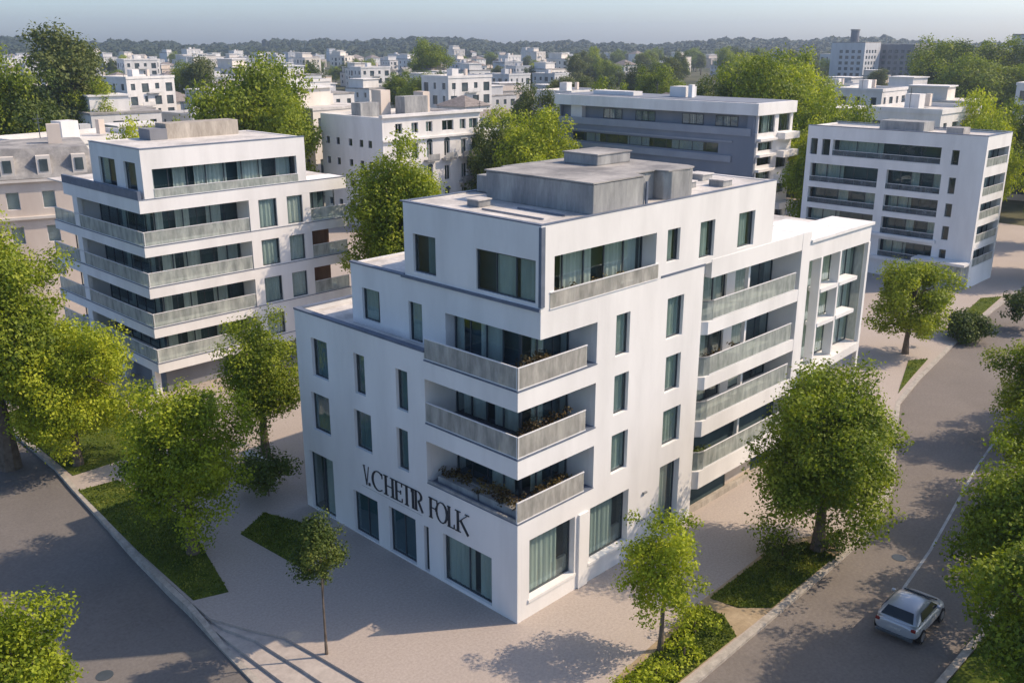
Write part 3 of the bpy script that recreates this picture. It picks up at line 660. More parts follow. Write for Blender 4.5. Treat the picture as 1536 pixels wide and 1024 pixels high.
for y0 in (40,45,52.5,58): window(K,'x',X+1.0,y0,y0+3.2,12.9,14.2,dep=-.1,mull=2,curt=[(.3,.6)],cm=CURTW,name='attic_window')
for a,b,z0,z1 in ((42,66,9.7,10.9),(46,67,6.4,7.5)): window(K,'x',X,a,b,z0,z1,dep=.2,mull=11,curt=[(.1,.3),(.45,.6),(.8,.9)],cm=SLATELT)
MB().box(X-.35,X+9.0,Y-.35,69.1,14.5,15.9).build('roof_fascia',WHITE,K)
MB().box(X+.2,X+8.6,Y+.2,68.6,15.9,15.96).build('roof',SLATE,K)
HY=[]
for z in (1.2,3.0,4.8,6.6,8.4,10.2): HY+=[(X+.8,X+4.2,z,z+1.0)]
for z in (1.4,4.6,7.8): HY+=[(X+5.4,X+8.0,z,z+1.5)]
HY+=[(X+.6,X+4.4,12.3,14.4),(X+5.3,X+8.2,12.3,14.4)]
MB().wall('y',Y,X+.402,X+8.8,0,14.5,HY,.35).build('end_wall',WHITE,K)
for i,h in enumerate(HY): window(K,'y',Y,*h,dep=.2,mull=2,curt=[(.3,.8)] if i%2 else None,cm=CURT)
for z in (2.3,5.6,8.8,11.0): MB().box(X+5.2,X+8.9,Y-1.1,Y-.003,z+.4,z+1.2).build('balcony',WHITE,K)
for z in (2.2,4.1,5.9,7.7,9.5,11.4): MB().box(X+.5,X+4.5,Y-.5,Y-.003,z,z+.3).build('ledge',WHITE,K)
MB().box(X+8.6,X+8.8,Y+.36,68.8,0,14.5).box(X+.4,X+8.6,68.6,68.8,0,14.5).build('rear_walls',SLATE,K)
core(K,(X+1.25,X+8.3,Y+1.2,68.3,.02,14.3))
MB().box(X+4,X+6.5,50,52.5,15.97,17.3).build('rooftop_plant_room',WHITE2,K); MB().box(X+2,X+4,57,64,15.97,16.5).build('roof_cabinet',WHITE2,K)
MB().box(X+4,X+4.6,49,49.6,15.97,17.6).build('chimney',WHITE,K)

# ================================================================== OLD WHITE BUILDING
X,Y=49.4,71
W=empty('apartment_building',(X,Y,0),'old white building with arched windows and cornice behind the round green tree','building')
cols=[52.0,54.6,57.0,60.0,63.0,65.0]
HT=[(c-.55,c+.55,11.9,13.2) for c in cols[:3]]+[(59.2,61.2,11.9,13.2),(62.3,63.4,11.9,13.2),(64.0,65.6,11.9,13.2)]
H2=[(c-.5,c+.5,8.6,10.6) for c in cols]; H1=[(c-.5,c+.5,5.5,7.4) for c in cols]; H0=[(c-.5,c+.5,1.6,4.2) for c in cols]
MB().wall('y',Y,X+.302,66.0,0,14.0,HT+H2+H1+H0,.35).build('front_wall',WHITE2,W)
for i,h in enumerate(HT+H2+H1+H0):
    w=window(W,'y',Y,*h,dep=.15,mull=1,curt=[(.1,.5)] if i%3 else None,fm=METALW)
    if h in H2[2:4] or h in H1[2:3] or h in H0[2:4]:
        c=(h[0]+h[1])/2; m=MB(); n=10
        pts=[(c+.5*math.cos(math.pi*k/n),h[3]+.42*math.sin(math.pi*k/n)) for k in range(n+1)]
        i0=len(m.v); m.v+=[(p[0],Y-.03,p[1]) for p in pts]+[(p[0],Y+.02,p[1]) for p in pts]; m.f.append(tuple(range(n+1)))
        for k in range(n): m.f.append((k,k+1,n+2+k,n+1+k))
        m.build('arched_fanlight',PANED,w,org=ORG[w.name])
    elif h in H2+H1: MB().box(h[0]-.1,h[1]+.1,Y-.12,Y-.003,h[3]+.08,h[3]+.25).build('window_lintel',WHITE2,w,org=ORG[w.name])
MB().box(X-.2,66.2,Y-.35,Y-.003,11.1,11.35).box(X-.25,66.25,Y-.4,Y+.3,14.0,14.35).build('cornice',WHITE2,W)
for c in (57,63,60): MB().box(c-1.0,c+1.0,Y-.8,Y-.003,8.2,8.4).box(c-1.0,c+1.0,Y-.85,Y-.78,8.4,9.1).build('balcony',CONC,W)
MB().box(62,64,Y-.8,Y-.003,4.9,5.15).box(62,64,Y-.85,Y-.78,5.15,5.8).build('balcony',CONC,W)
HX=[]
for z in (10.2,7.6,4.9,2.2):
    for y in (73.2,75.0,77.3,80.0,82.2): HX.append((y,y+.8,z,z+.9))
MB().wall('x',X,Y,84,0,14.0,HX,.3).build('side_wall',WHITE,W)
for i,h in enumerate(HX): window(W,'x',X,*h,dep=.15,mull=0)
MB().box(66.0,69.8,Y-.02,80,0,11.5).build('lower_wing',WHITE2,W)
for z in (8.6,5.4,2.2):
    for c in (67.2,68.8): window(W,'y',Y-.02,c-.4,c+.4,z,z+1.7,dep=-.03,fm=METALW)
MB().box(65.8,66.0,Y+.36,84,0,14.0).box(X+.31,65.8,83.8,84,0,14.0).build('rear_walls',WHITE2,W)
MB().box(X+.2,65.8,Y+.4,83.8,13.4,13.6).build('roof',ROOF,W); core(W,(X+.9,65.5,Y+.9,83.5,.02,13.3))
for x,y,w,h in ((53,79,3,1.8),(60,78,4,2.4),(56.8,80.5,1.6,3.2),(63.5,80,1.2,2.8)): MB().box(x-w/2,x+w/2,y-1,y+1,13.6,13.6+h).build('roof_structure',BEIGE if w<2 else CONC,W)

# ================================================================== TOWN HOUSES
def house_proto(style,w,d,st,seed,mat,roofm=ROOF):
    r=random.Random(seed); hh=3.0; h=st*hh+.5
    o=bpy.data.objects.new('town_house',None); col.objects.link(o); ORG[o.name]=(0,0,0)
    HX=[];HY=[]
    nx=max(2,int(d/2.9)); ny=max(2,int(w/2.9))
    for s in range(st):
        for k in range(nx):
            c=-d/2+d*(k+.5)/nx; q=r.choice((.45,.6,.9)); HX.append((c-q,c+q,s*hh+(.9 if q<.8 else .3),s*hh+2.4))
        for k in range(ny):
            c=-w/2+w*(k+.5)/ny; q=r.choice((.45,.6,1.0)); HY.append((c-q,c+q,s*hh+(.9 if q<.8 else .3),s*hh+2.4))
    MB().wall('x',-w/2,-d/2,d/2,-.6,h,HX,.25).wall('y',-d/2,-w/2+.252,w/2,-.6,h,HY,.25).box(-w/2+.26,w/2-.01,-d/2+.3,d/2-.01,-.6,h-.4).build('wall',mat,o)
    # the box above is the body the window recesses are cut against
    for h4 in HX: MB().ab('x',-w/2,h4[0],h4[1],.2,.25,h4[2],h4[3]).build('window',PANED,o)
    for h4 in HY: MB().ab('y',-d/2,h4[0],h4[1],.2,.25,h4[2],h4[3]).build('window',PANED,o)
    if style in(0,4):
        MB().box(-w/2-.12,w/2+.12,-d/2-.12,d/2+.12,h+.002,h+.35).build('roof',roofm,o)
        MB().box(-w/2+1.2,w/2-w*.35,-d/2+d*.35,d/2-.6,h+.352,h+2.9).build('roof_pavilion',mat,o)
        MB().box(-w/2+.9,w/2-w*.32,-d/2+d*.32,d/2-.4,h+2.902,h+3.15).build('pavilion_roof',WHITE2,o)
    elif style==1:
        MB().box(-w/2-.15,w/2+.15,-d/2-.15,-d/2+.2,h,h+.6).box(-w/2-.15,-w/2+.2,-d/2+.2,d/2+.15,h,h+.6).box(w/2-.2,w/2+.15,-d/2+.2,d/2+.15,h,h+.6).box(-w/2+.2,w/2-.2,d/2-.2,d/2+.15,h,h+.6).build('parapet',mat,o)
        MB().box(-w/2+.2,w/2-.2,-d/2+.2,d/2-.2,h-.3,h+.1).build('roof',roofm,o)
        MB().box(-1,1,.5,2.5,h+.1,h+2).build('stair_head',mat,o)
    elif style==2:
        m=MB(); e=.5; a=[(-w/2-e,-d/2-e,h),(w/2+e,-d/2-e,h),(w/2+e,d/2+e,h),(-w/2-e,d/2+e,h)]; t=[(-w/2+d/2,0,h+2.6),(w/2-d/2,0,h+2.6)] if w>d else [(0,-.5,h+2.6),(0,.5,h+2.6)]
        if w>d:
            m.v=a+t; m.f=[(0,1,5,4),(2,3,4,5),(1,2,5),(3,0,4),(3,2,1,0)]
        else: m.v=a+t; m.f=[(0,1,4),(1,2,5,4),(2,3,5),(3,0,4,5),(3,2,1,0)]
        m.build('roof',roofm,o)
    else:
        m=MB(); e=.4; z=h+.0
        m.v=[(-w/2-e,-d/2-e,z),(w/2+e,-d/2-e,z),(w/2+e,d/2+e,z),(-w/2-e,d/2+e,z),(-w/2-e,0,z+2.8),(w/2+e,0,z+2.8)]
        m.f=[(0,1,5,4),(2,3,4,5),(1,2,5),(3,0,4),(3,2,1,0)]; m.build('roof',roofm,o)
    x=r.uniform(-w*.3,w*.3); z=h+(.3 if style in(0,1,4) else 1.8); MB().tube([(x,.8,z),(x,.8,z+2.6)],.05,5).box(x-.6,x+.6,.78,.82,z+2.1,z+2.16).box(x-.4,x+.4,.78,.82,z+1.7,z+1.76).build('aerial',METALD,o)
    for k in range(2 if style!=1 else 1):
        x=r.uniform(-w*.3,w*.3); y=r.uniform(-d*.2,d*.3); MB().box(x-.35,x+.35,y-.35,y+.35,h+.3,h+1.9).build('chimney',mat if k else BEIGE,o)
    for s in range(1,st):
        if r.random()<.75:
            c=r.uniform(-w*.2,w*.2); q=r.uniform(1.3,2.4); MB().box(c-q,c+q,-d/2-1.1,-d/2-.003,s*hh+.05,s*hh+.25).box(c-q,c+q,-d/2-1.15,-d/2-1.05,s*hh+.25,s*hh+1.1).build('balcony',WHITE2,o)
    return o
SP=[]
specs=[(0,13,11,3,WHITE2,ROOFD,'off-white','stepped flat-roofed'),(1,12,12,3,GREYW,ROOFD,'pale grey','parapeted'),(2,13,10,2,CREAM,TILE,'cream','hipped-roof'),(3,11,10,2,BEIGE,TILE,'beige','gabled'),
       (4,16,12,2,BEIGE,ROOFD,'beige','low pavilion-topped'),(1,14,10,4,WHITE2,ROOF,'off-white','tall parapeted'),(0,11,13,4,CREAM,ROOF,'cream','tall stepped'),(3,14,9,2,WHITE2,ROOFD,'off-white','long gabled'),(0,15,13,2,GREYW,ROOFD,'pale grey','broad stepped'),(2,10,10,3,WHITE2,TILE,'off-white','square hipped-roof')]
for i,sp in enumerate(specs): SP.append(house_proto(sp[0],sp[1],sp[2],sp[3],20+i,sp[4],sp[5]))
used=set(); placed=[]
def put_house(i,px,d,rz,st=None):
    x,y=at(px,d); pr=SP[i]
    if i in used: o=copy_tree(pr,None,('window',) if d>760 else ())
    else: o=pr; used.add(i)
    o.location=(x,y,0); o.rotation_euler[2]=rz; s=R.uniform(.9,1.12); o.scale=(s,s,s*R.uniform(.92,1.1))
    placed.append((o,i,px,d)); return o
# hand-placed nearer houses (column, distance)
HB=[(5,150,118,.15),(0,255,150,0),(1,170,168,.1),(4,300,172,.0),(0,215,200,-.1),(1,330,215,.1),(5,130,215,0),(8,60,260,.1),
    (6,490,160,.1),(3,520,175,.2),(8,600,150,.1),(1,690,165,-.1),(7,560,205,.1),(4,440,215,0),(2,620,230,.2),(9,700,235,.1),(0,500,260,0),
    (5,850,215,.1),(4,905,260,0),(9,985,190,.1),(2,1050,200,.1),
    (5,1345,150,0),(0,1262,165,0),(1,1290,250,.1),(5,1268,222,.05),(6,1368,212,.1),(5,1225,270,.1),(0,1330,290,-.1),(5,1515,260,.1),(4,1525,175,.1),(8,1400,210,.1)]
for i,px,d,rz in HB: put_house(i,px,d,rz)
hxy=[at(px,d) for _,px,d,_ in HB]
rows=[178,210,242,275,312,352,395,442,495,555,620,690,770,860,960,1070,1180]
for ri,d0 in enumerate(rows):
    step=19.5+d0*.016; n=int(d0*1.12/step)
    for k in range(n):
        px=768+(k-(n-1)/2+R.uniform(-.3,.3))*step/d0*F_PX*.98; d=d0*R.uniform(.94,1.06)
        if px<-20 or px>1560: continue
        if 840<px<1200 and R.random()<(.93 if d<480 else .75): continue
        if 1340<px<1490 and d<420: continue
        if 720<px<835 and d<200: continue
        if px<130 and d<230: continue
        if 1205<px<1340 and d<240: continue
        if R.random()<.07: continue
        p=at(px,d)
        if any(math.hypot(p[0]-q[0],p[1]-q[1])<16.5 for q in hxy): continue
        if math.hypot(p[0]-58,p[1]-77)<24: continue
        hxy.append(p); put_house(R.choice((0,1,2,3,4,5,6,7,8,9,0,4,8)),px,d,R.uniform(-.25,.25)+R.choice((0,0,0,1.57)))
for k,pr in enumerate(SP):
    if k not in used:
        put_house(k,60+k*30,820,0)
# labels: look + place, ranked from the left among its look-alikes
def zone(px):
    for lim,s in ((110,'at the left edge'),(470,'beyond the left block'),(740,'beyond the old arched building'),(835,'beyond the middle yellow-green tree'),(1200,'beyond the blue-grey building'),(9999,'beyond the right block')):
        if px<lim: return s
def band(d): return 'near' if d<230 else 'midway' if d<360 else 'distant' if d<520 else 'far off' if d<760 else 'farthest'
ordw=['','second ','third ','fourth ','fifth ','sixth ','seventh ','eighth ','ninth ','tenth ','eleventh ','twelfth ','thirteenth ','fourteenth ','fifteenth ']
grp={}
for o,i,px,d in placed: grp.setdefault((i,zone(px),band(d)),[]).append((px,o))
for (i,z,b),L_ in grp.items():
    L_.sort(key=lambda t:t[0])
    for k,(px,o) in enumerate(L_):
        pos='' if len(L_)==1 else ('leftmost ' if k==0 else ordw[min(k,14)]+'from the left, ')
        if pos=='leftmost ': lab=f'leftmost {specs[i][6]} {specs[i][7]} house {b} {z}'
        elif pos: lab=f'{specs[i][6]} {specs[i][7]} house, {ordw[min(k,14)]}from the left, {b} {z}'
        else: lab=f'{specs[i][6]} {specs[i][7]} house {b} {z}'
        tag(o,lab,'house','houses of the town')
# tan mansion block at the left edge
px_,d_=40,104; tx,ty=at(px_,d_)
T=empty('apartment_building',(tx,ty,0),'beige and cream block with dormers in its grey mansard roof at the left edge','building',rz=1.25); ORG[T.name]=(0,0,0)
w2,dd=8.5,6
HX=[(y,y+1.1,z,z+1.6) for z in (8.2,5.0,1.8) for y in (-7.2,-4.2,-1.2,1.8,4.8)]
MB().wall('x',-dd,-w2,w2,-.1,11,HX,.3).build('front_wall',BEIGE,T,org=(0,0,0))
for h in HX: window(T,'x',-dd,*h,dep=.15,fm=METALW)
HYt=[(x,x+1.1,z,z+1.6) for z in (8.2,5.0,1.8) for x in (-4,-.5,3)]
MB().wall('y',-w2,-dd+.302,dd,-.1,11,HYt,.3).box(-dd+.4,dd,-w2+.4,w2,-.1,10.9).build('side_wall',CREAM,T,org=(0,0,0))
for h in HYt: MB().ab('y',-w2,h[0],h[1],.25,.3,h[2],h[3]).build('window',PANED,T,org=(0,0,0))
m=MB(); a=[(-dd-.3,-w2-.3,11),(dd+.3,-w2-.3,11),(dd+.3,w2+.3,11),(-dd-.3,w2+.3,11)];b=[(-dd+1,-w2+1,13.6),(dd-1,-w2+1,13.6),(dd-1,w2-1,13.6),(-dd+1,w2-1,13.6)]
m.v=a+b; m.f=[(0,1,5,4),(1,2,6,5),(2,3,7,6),(3,0,4,7),(4,5,6,7),(3,2,1,0)]; m.build('mansard_roof',ROOFD,T,org=(0,0,0))
for y in (-6.6,-3.6,-.6,2.4,5.4):
    dm=MB().box(-dd-.15,-dd+1.6,y-.6,y+.6,11.3,13.0).build('dormer',CREAM,T,org=(0,0,0)); MB().box(-dd-.2,-dd-.15,y-.35,y+.35,11.6,12.7).build('pane',PANED,dm,org=(0,0,0))
for y in (-5,3): MB().box(-1,0,y-.6,y+.6,13.5,15.4).build('chimney',BEIGE,T,org=(0,0,0))
MB().box(-dd-.35,-dd-.003,-w2,w2,7.3,7.55).box(-dd-.35,-dd-.003,-w2,w2,10.7,10.95).build('cornice',CREAM,T,org=(0,0,0))
# far slab towers near the right horizon
for k,(px,d,w,h,mt,lb) in enumerate([(1240,600,20,22,GREYW,'grey slab tower under the horizon, left of the tall chimney'),(1300,620,30,21,DGREY,'dark grey slab block under the horizon, right of the tall chimney'),(1520,420,26,25,GREYW,'tall pale grey tower block at the right edge of the horizon')]):
    x,y=at(px,d); o=empty('tower_block',(x,y,0),lb,'building'); MB().box(x-w/2+.4,x+w/2,y-w/2+.4,y+w/2,-.6,h-.5).build('body',mt,o)
    HX=[(y-w/2+2+q*3.6,y-w/2+4+q*3.6,z,z+1.7) for q in range(int((w-4)/3.6)) for z in np.arange(1,h-2.5,3.1)]
    HYy=[(x-w/2+2+q*3.6,x-w/2+4+q*3.6,z,z+1.7) for q in range(int((w-4)/3.6)) for z in np.arange(1,h-2.5,3.1)]
    MB().wall('x',x-w/2,y-w/2,y+w/2,-.6,h,HX,.3).wall('y',y-w/2,x-w/2+.302,x+w/2,-.6,h,HYy,.3).build('wall',mt,o)
    for q in HX: MB().ab('x',x-w/2,q[0],q[1],.25,.35,q[2],q[3]).build('window',PANED,o)
    for q in HYy: MB().ab('y',y-w/2,q[0],q[1],.25,.35,q[2],q[3]).build('window',PANED,o)
    MB().box(x-w/2,x+w/2,y-w/2,y+w/2,h+.01,h+.5).build('roof',ROOFD,o)
x,y=at(1237,640); o=empty('tall_chimney',(x,y,0),'tall dark round chimney rising above the horizon at right','chimney'); MB().tube([(x,y,0),(x,y,24),(x,y,29)],[3.2,2.6,2.5],14).build('shaft',DGREY,o); MB().tube([(x,y,29),(x,y,29.8)],[2.9,2.9],14).build('cap',CONC,o)

# ================================================================== TREES
tree(-6.4,28.6,8.9,.6,8.8,LEAFY,11,'broad lime green tree at the left road kerb beneath the left apartment block',leaf=.20,nclump=120,per=260)
tree(-6.6,14.9,9.4,.7,6.9,LEAFY,12,'lime green tree between the left road and the shaded lawn',leaf=.18,nclump=110,per=330)
tree(1.6,21.8,9.4,1.0,6.2,LEAFG,13,'green tree squeezed between the left block and the corner building',leaf=.18,nclump=90,per=300)
tree(-6.71,3.96,6.3,2.7,2.5,LEAFD,14,'slim young tree with a bare thin trunk on the shaded plaza','tree',leaf=.13,nclump=48,per=520,tr=.055,shape='egg',cr=(.26,.42))
tree(2.66,-5.3,6.5,.9,3.9,LEAFY,15,'small bushy tree in the kerbside bed right of the building corner',leaf=.15,nclump=75,per=380,tr=.11)
tree(14.3,-6.0,9.7,.35,9.2,LEAFG,16,'big round green tree in front of the long balconies beside the right road',leaf=.19,nclump=130,per=300,tr=.3)
tree(46.6,3.4,8.3,.5,7.6,LEAFG,17,'green tree on the paving in front of the right apartment block',leaf=.24,nclump=90,per=220)
tree(34.9,-9.4,7.4,.2,7.8,LEAFG,18,'green tree at the right edge beyond the lane line, farther one',leaf=.2,nclump=80,per=260)
tree(12.6,-15.3,9.6,.4,6.8,LEAFG,19,'large green tree at the right edge beside the silver car',leaf=.18,nclump=120,per=320,tr=.28)
tree(24.5,-13.0,8.2,.5,6.8,LEAFY,20,'middle one of the green trees lining the right edge across the road',leaf=.19,nclump=90,per=280)
tree(-16.9,7.0,5.9,.4,5.0,LEAFY,21,'bright green tree top in the bottom left corner over the left road',leaf=.17,nclump=90,per=380)
x,y=at(-20,57); tree(x,y,16.6,.6,9.6,LEAFG,22,'tall green tree at the left edge left of the apartment block',leaf=.24,nclump=130,per=220)
x,y=at(603,70); tree(x,y,17.3,2.5,8.4,LEAFG,23,'tall round green tree rising behind the corner building left of its penthouse',leaf=.24,nclump=140,per=210)
x,y=at(1590,108); tree(x,y,14.2,.5,9,LEAFG,24,'green tree right of the right apartment block at the picture edge',leaf=.3,nclump=80,per=120)
x,y=at(1500,88); tree(x,y-2,4.2,.2,5,LEAFD,29,'low dark tree on the far verge of the right road bend',leaf=.26,nclump=50,per=150)
tree(19.5,-16.2,9.8,.8,8.0,LEAFG,26,'broad green tree just past the right picture edge beside the road',leaf=.24,nclump=80,per=150)
tree(30.5,-14.2,9.2,.8,7.6,LEAFG,27,'green tree past the right picture edge across from the big round tree',leaf=.24,nclump=80,per=150)
tree(43,-11.6,9.0,.8,7.5,LEAFG,28,'green tree past the right picture edge at the road bend',leaf=.24,nclump=80,per=150)
# shade-casting trees across the road, partly inside the frame at the right
tree(7.4,-17.3,8.6,.5,6.2,LEAFG,25,'large tree in the bottom right corner nearest to the viewer',leaf=.19,nclump=90,per=260,tr=.26)
def bush(x,y,r,h,mat,seed,label,leaf=.12,n=16,group=None):
    o=empty('shrub',(x,y,0),label,'shrub',group); rr=random.Random(seed)
    cl=[(rr.uniform(-1,1)*r*.7,rr.uniform(-1,1)*r*.7,h*rr.uniform(.25,.7),min(r,h)*rr.uniform(.32,.5)) for _ in range(n)]
    me=leaf_mesh('foliage',cl,leaf,420,mat,seed); c=bpy.data.objects.new('foliage',me); col.objects.link(c); c.parent=o
    MB().tube([(0,0,-.05),(0,0,h*.6)],[.05,.03],6).build('stem',BARK,o,org=(0,0,0)); return o
bush(-.9,17.5,1.5,3.2,LEAFD,31,'dark rounded shrub against the left end of the corner building',n=26,leaf=.15)
for k,(bx,by,br,bh,lb) in enumerate([(-.2,-6.0,.9,.8,'low lime shrub nearest the picture bottom in the kerbside bed'),(1.0,-6.3,1.0,.9,'lime shrub at the foot of the small bushy tree, road side'),(3.0,-6.2,.9,.7,'bright shrub right of the small bushy tree trunk'),(4.6,-5.6,1.1,.9,'bright lime shrub beside the sandy gap in the kerbside bed'),(5.6,-5.2,.8,.7,'small shrub at the sandy gap on the building side'),(12.4,-5.2,1.3,1.2,'dark shrub beneath the big round tree'),(14.8,-6.2,1.2,1.0,'shrub by the kerb beneath the big round tree')]):
    bush(bx,by,br,bh,LEAFY if k<5 else LEAFD,40+k,lb,n=14,group='shrubs in the kerbside bed')
x0,y0=at(1478,82); bush(x0,y0+1,2.2,2.0,LEAFD,51,'dark shrub island left of the far verge in the road bend',leaf=.2,n=22)
# far trees: prototypes shared by copies
def tproto(rx,rz,seed,mat,leaf,n,per):
    o=bpy.data.objects.new('tree',None); col.objects.link(o)
    cl=crown_clumps(rx,rx*.95,rz,rz+2.0,n,seed,(.26,.42))
    me=leaf_mesh('crown',cl,leaf,per,mat,seed); c=bpy.data.objects.new('crown',me); col.objects.link(c); c.parent=o
    trunk_mb(3,.35,rx,rz,rz+2,seed,5).build('trunk',BARK,o,org=(0,0,0)); return o
TP=[(tproto(4.6,5.2,61,LEAFG,.28,70,140),'green'),(tproto(4.2,4.6,62,LEAFD,.28,60,140),'dark green'),(tproto(5.0,4.8,63,LEAFY,.28,75,140),'yellow-green'),(tproto(3.6,5.6,64,LEAFB,.28,55,140),'olive'),(tproto(5.6,5.0,65,LEAFG,.28,80,140),'broad green'),(tproto(4.0,4.2,66,LEAFB,.28,60,140),'rounded olive')]
tused=set(); tpl=[]
def put_tree(i,px,d,s,sz=None):
    x,y=at(px,d); pr=TP[i][0]
    if i in tused: o=copy_tree(pr)
    else: o=pr; tused.add(i)
    o.location=(x,y,-.3); o.rotation_euler[2]=R.uniform(0,6.28); o.scale=(s,s,(sz or s)); tpl.append((o,i,px,d)); return o
# (proto, column, distance, scale, z-scale)
HT_=[(4,25,150,1.35,1.8),(1,80,148,1.5,1.6),(0,-5,165,1.4,1.9),(2,103,140,.85,1.05),(0,60,122,1.0,1.0),(3,152,205,2.1,2.25),(0,185,202,1.3,1.35),(2,245,104,.72,1.32),(0,285,106,.5,1.25),
     (4,405,135,1.35,1.72),(0,445,130,1.05,1.4),(1,365,132,.95,1.15),(0,425,150,1.2,1.7),
     (2,800,125,1.1,1.25),(2,760,135,1.1,1.2),(1,735,128,.8,1.1),(0,830,150,1.0,1.2),(1,795,185,1.1,1.3),(2,815,118,.8,.8),
     (0,897,185,1.0,1.35),(1,1080,165,1.3,1.55),(4,1125,160,1.4,1.75),(2,1165,165,1.3,1.65),(2,1195,150,1.2,1.4),(0,1150,190,1.4,1.8),(1,1045,190,1.2,1.4),(2,1210,130,1.0,1.2),(0,1205,112,.8,1.1),
     (0,1250,128,.9,1.35),(1,1235,122,.6,1.2),(2,1428,150,1.0,1.4),(0,1450,158,1.0,1.25),(2,1440,135,.8,1.2),
     (4,1365,330,2.2,1.95),(1,1395,320,2.1,1.9),(0,1430,340,2.2,2.0),(1,1465,330,2.0,1.9),(4,1410,300,2.0,1.6),(1,1350,360,2.0,1.8),(0,1480,300,1.6,1.5),
     (3,335,330,1.5,1.6),(0,320,340,1.3,1.4),(0,640,290,1.2,1.2),(1,670,300,1.1,1.2),(0,610,310,1.1,1.2),(1,695,280,1.2,1.2),(0,655,430,1.9,2.0),(1,620,240,.9,.9),
     (1,1528,150,1.1,1.2),(0,1548,165,1.2,1.3),(0,1582,112,.9,1.1),(1,1565,128,.9,1.2),(1,1470,175,.9,1.0)]
for a in HT_: put_tree(*a)
for d0 in (250,300,350,410,480,560,650,760,880):
    for k in range(int(d0*1.12/17)):
        px=R.uniform(-20,1560); d=d0*R.uniform(.92,1.08)
        dense=(830<px<1230) 
        if not dense and R.random()<.66: continue
        if 1340<px<1490 and d<300: continue
        p=at(px,d)
        if any(math.hypot(p[0]-q[0],p[1]-q[1])<8.5 for q in hxy): continue
        s=R.uniform(.75,1.25)*(1.15 if dense else 1); put_tree(R.randrange(6),px,d,s,s*R.uniform(.8,1.15)*(1.1 if dense else .95))
        if len(tpl)>285: break
grp={}
def tz(px):
    for lim,s in ((120,'at the left edge'),(330,'above the left block'),(500,'right of the left block roof'),(720,'beyond the old arched building'),(850,'left of the blue-grey building'),(1010,'over the blue-grey block'),(1225,'by the blue-grey wall'),(1345,'above the right block'),(9999,'towards the right edge')):
        if px<lim: return s
def tb(d): return 'near' if d<150 else 'mid-distance' if d<280 else 'distant' if d<430 else 'very distant' if d<620 else 'tiny horizon'
for o,i,px,d in tpl: grp.setdefault((i,tz(px),tb(d)),[]).append((px,o))
for (i,z,b),L_ in grp.items():
    L_.sort(key=lambda t:t[0])
    for k,(px,o) in enumerate(L_):
        lab=f'{b} {TP[i][1]} tree {z}' if len(L_)==1 else (f'leftmost {b} {TP[i][1]} tree {z}' if k==0 else f'{b} {TP[i][1]} tree, {ordw[min(k,9)]}from the left {z}')
        tag(o,lab,'tree','trees of the town')
# wooded ridge under the sky
rs=np.random.RandomState(5); n=3600
pxs=rs.uniform(-120,1660,n); ds=rs.uniform(1230,1750,n)
t8=[];f8=[]
base=[]
NU,NV=7,4
for iu in range(NV+1):
    th=math.pi/2*iu/NV
    for k in range(NU): base.append((math.cos(th)*math.cos(6.283*k/NU),math.cos(th)*math.sin(6.283*k/NU),math.sin(th)))
base=np.array(base); bf=[(iu*NU+k,iu*NU+(k+1)%NU,(iu+1)*NU+(k+1)%NU,(iu+1)*NU+k) for iu in range(NV) for k in range(NU)]
def ridge(px,d): return max(-.6,(d-1180)/500*19*(.78+.2*math.sin(px*.011+1)+.12*math.sin(px*.031)+.06*math.sin(px*.09))-1)
V=[];Fc=[]
for k in range(n):
    px,d=pxs[k],ds[k]; x,y=at(px,d); r=rs.uniform(7,13); h=rs.uniform(7,10.5); z=ridge(px,d)
    v=base*np.array([r,r,h])*(1+.10*rs.normal(size=(len(base),1)))+np.array([x,y,z]); b0=len(V); V+=v.tolist(); Fc+=[tuple(b0+q for q in f) for f in bf]
me=bpy.data.meshes.new('far_woodland'); me.from_pydata(V,[],Fc); me.materials.append(WOODS)
o=bpy.data.objects.new('far_woodland',me); col.objects.link(o); tag(o,'dark wooded ridge running along the whole horizon','woodland',kind='stuff')
m=MB(); P=list(range(-200,1750,25)); D=[1180,1300,1450,1600,1700,1950]
for a,b in zip(P,P[1:]):
    for c,d in zip(D,D[1:]):
        q=[(a,c),(b,c),(b,d),(a,d)]; m.quad(*[(*at(px,dd),ridge(px,min(dd,1700))-.3) for px,dd in q])
struct(m.build('hills',WOODS))

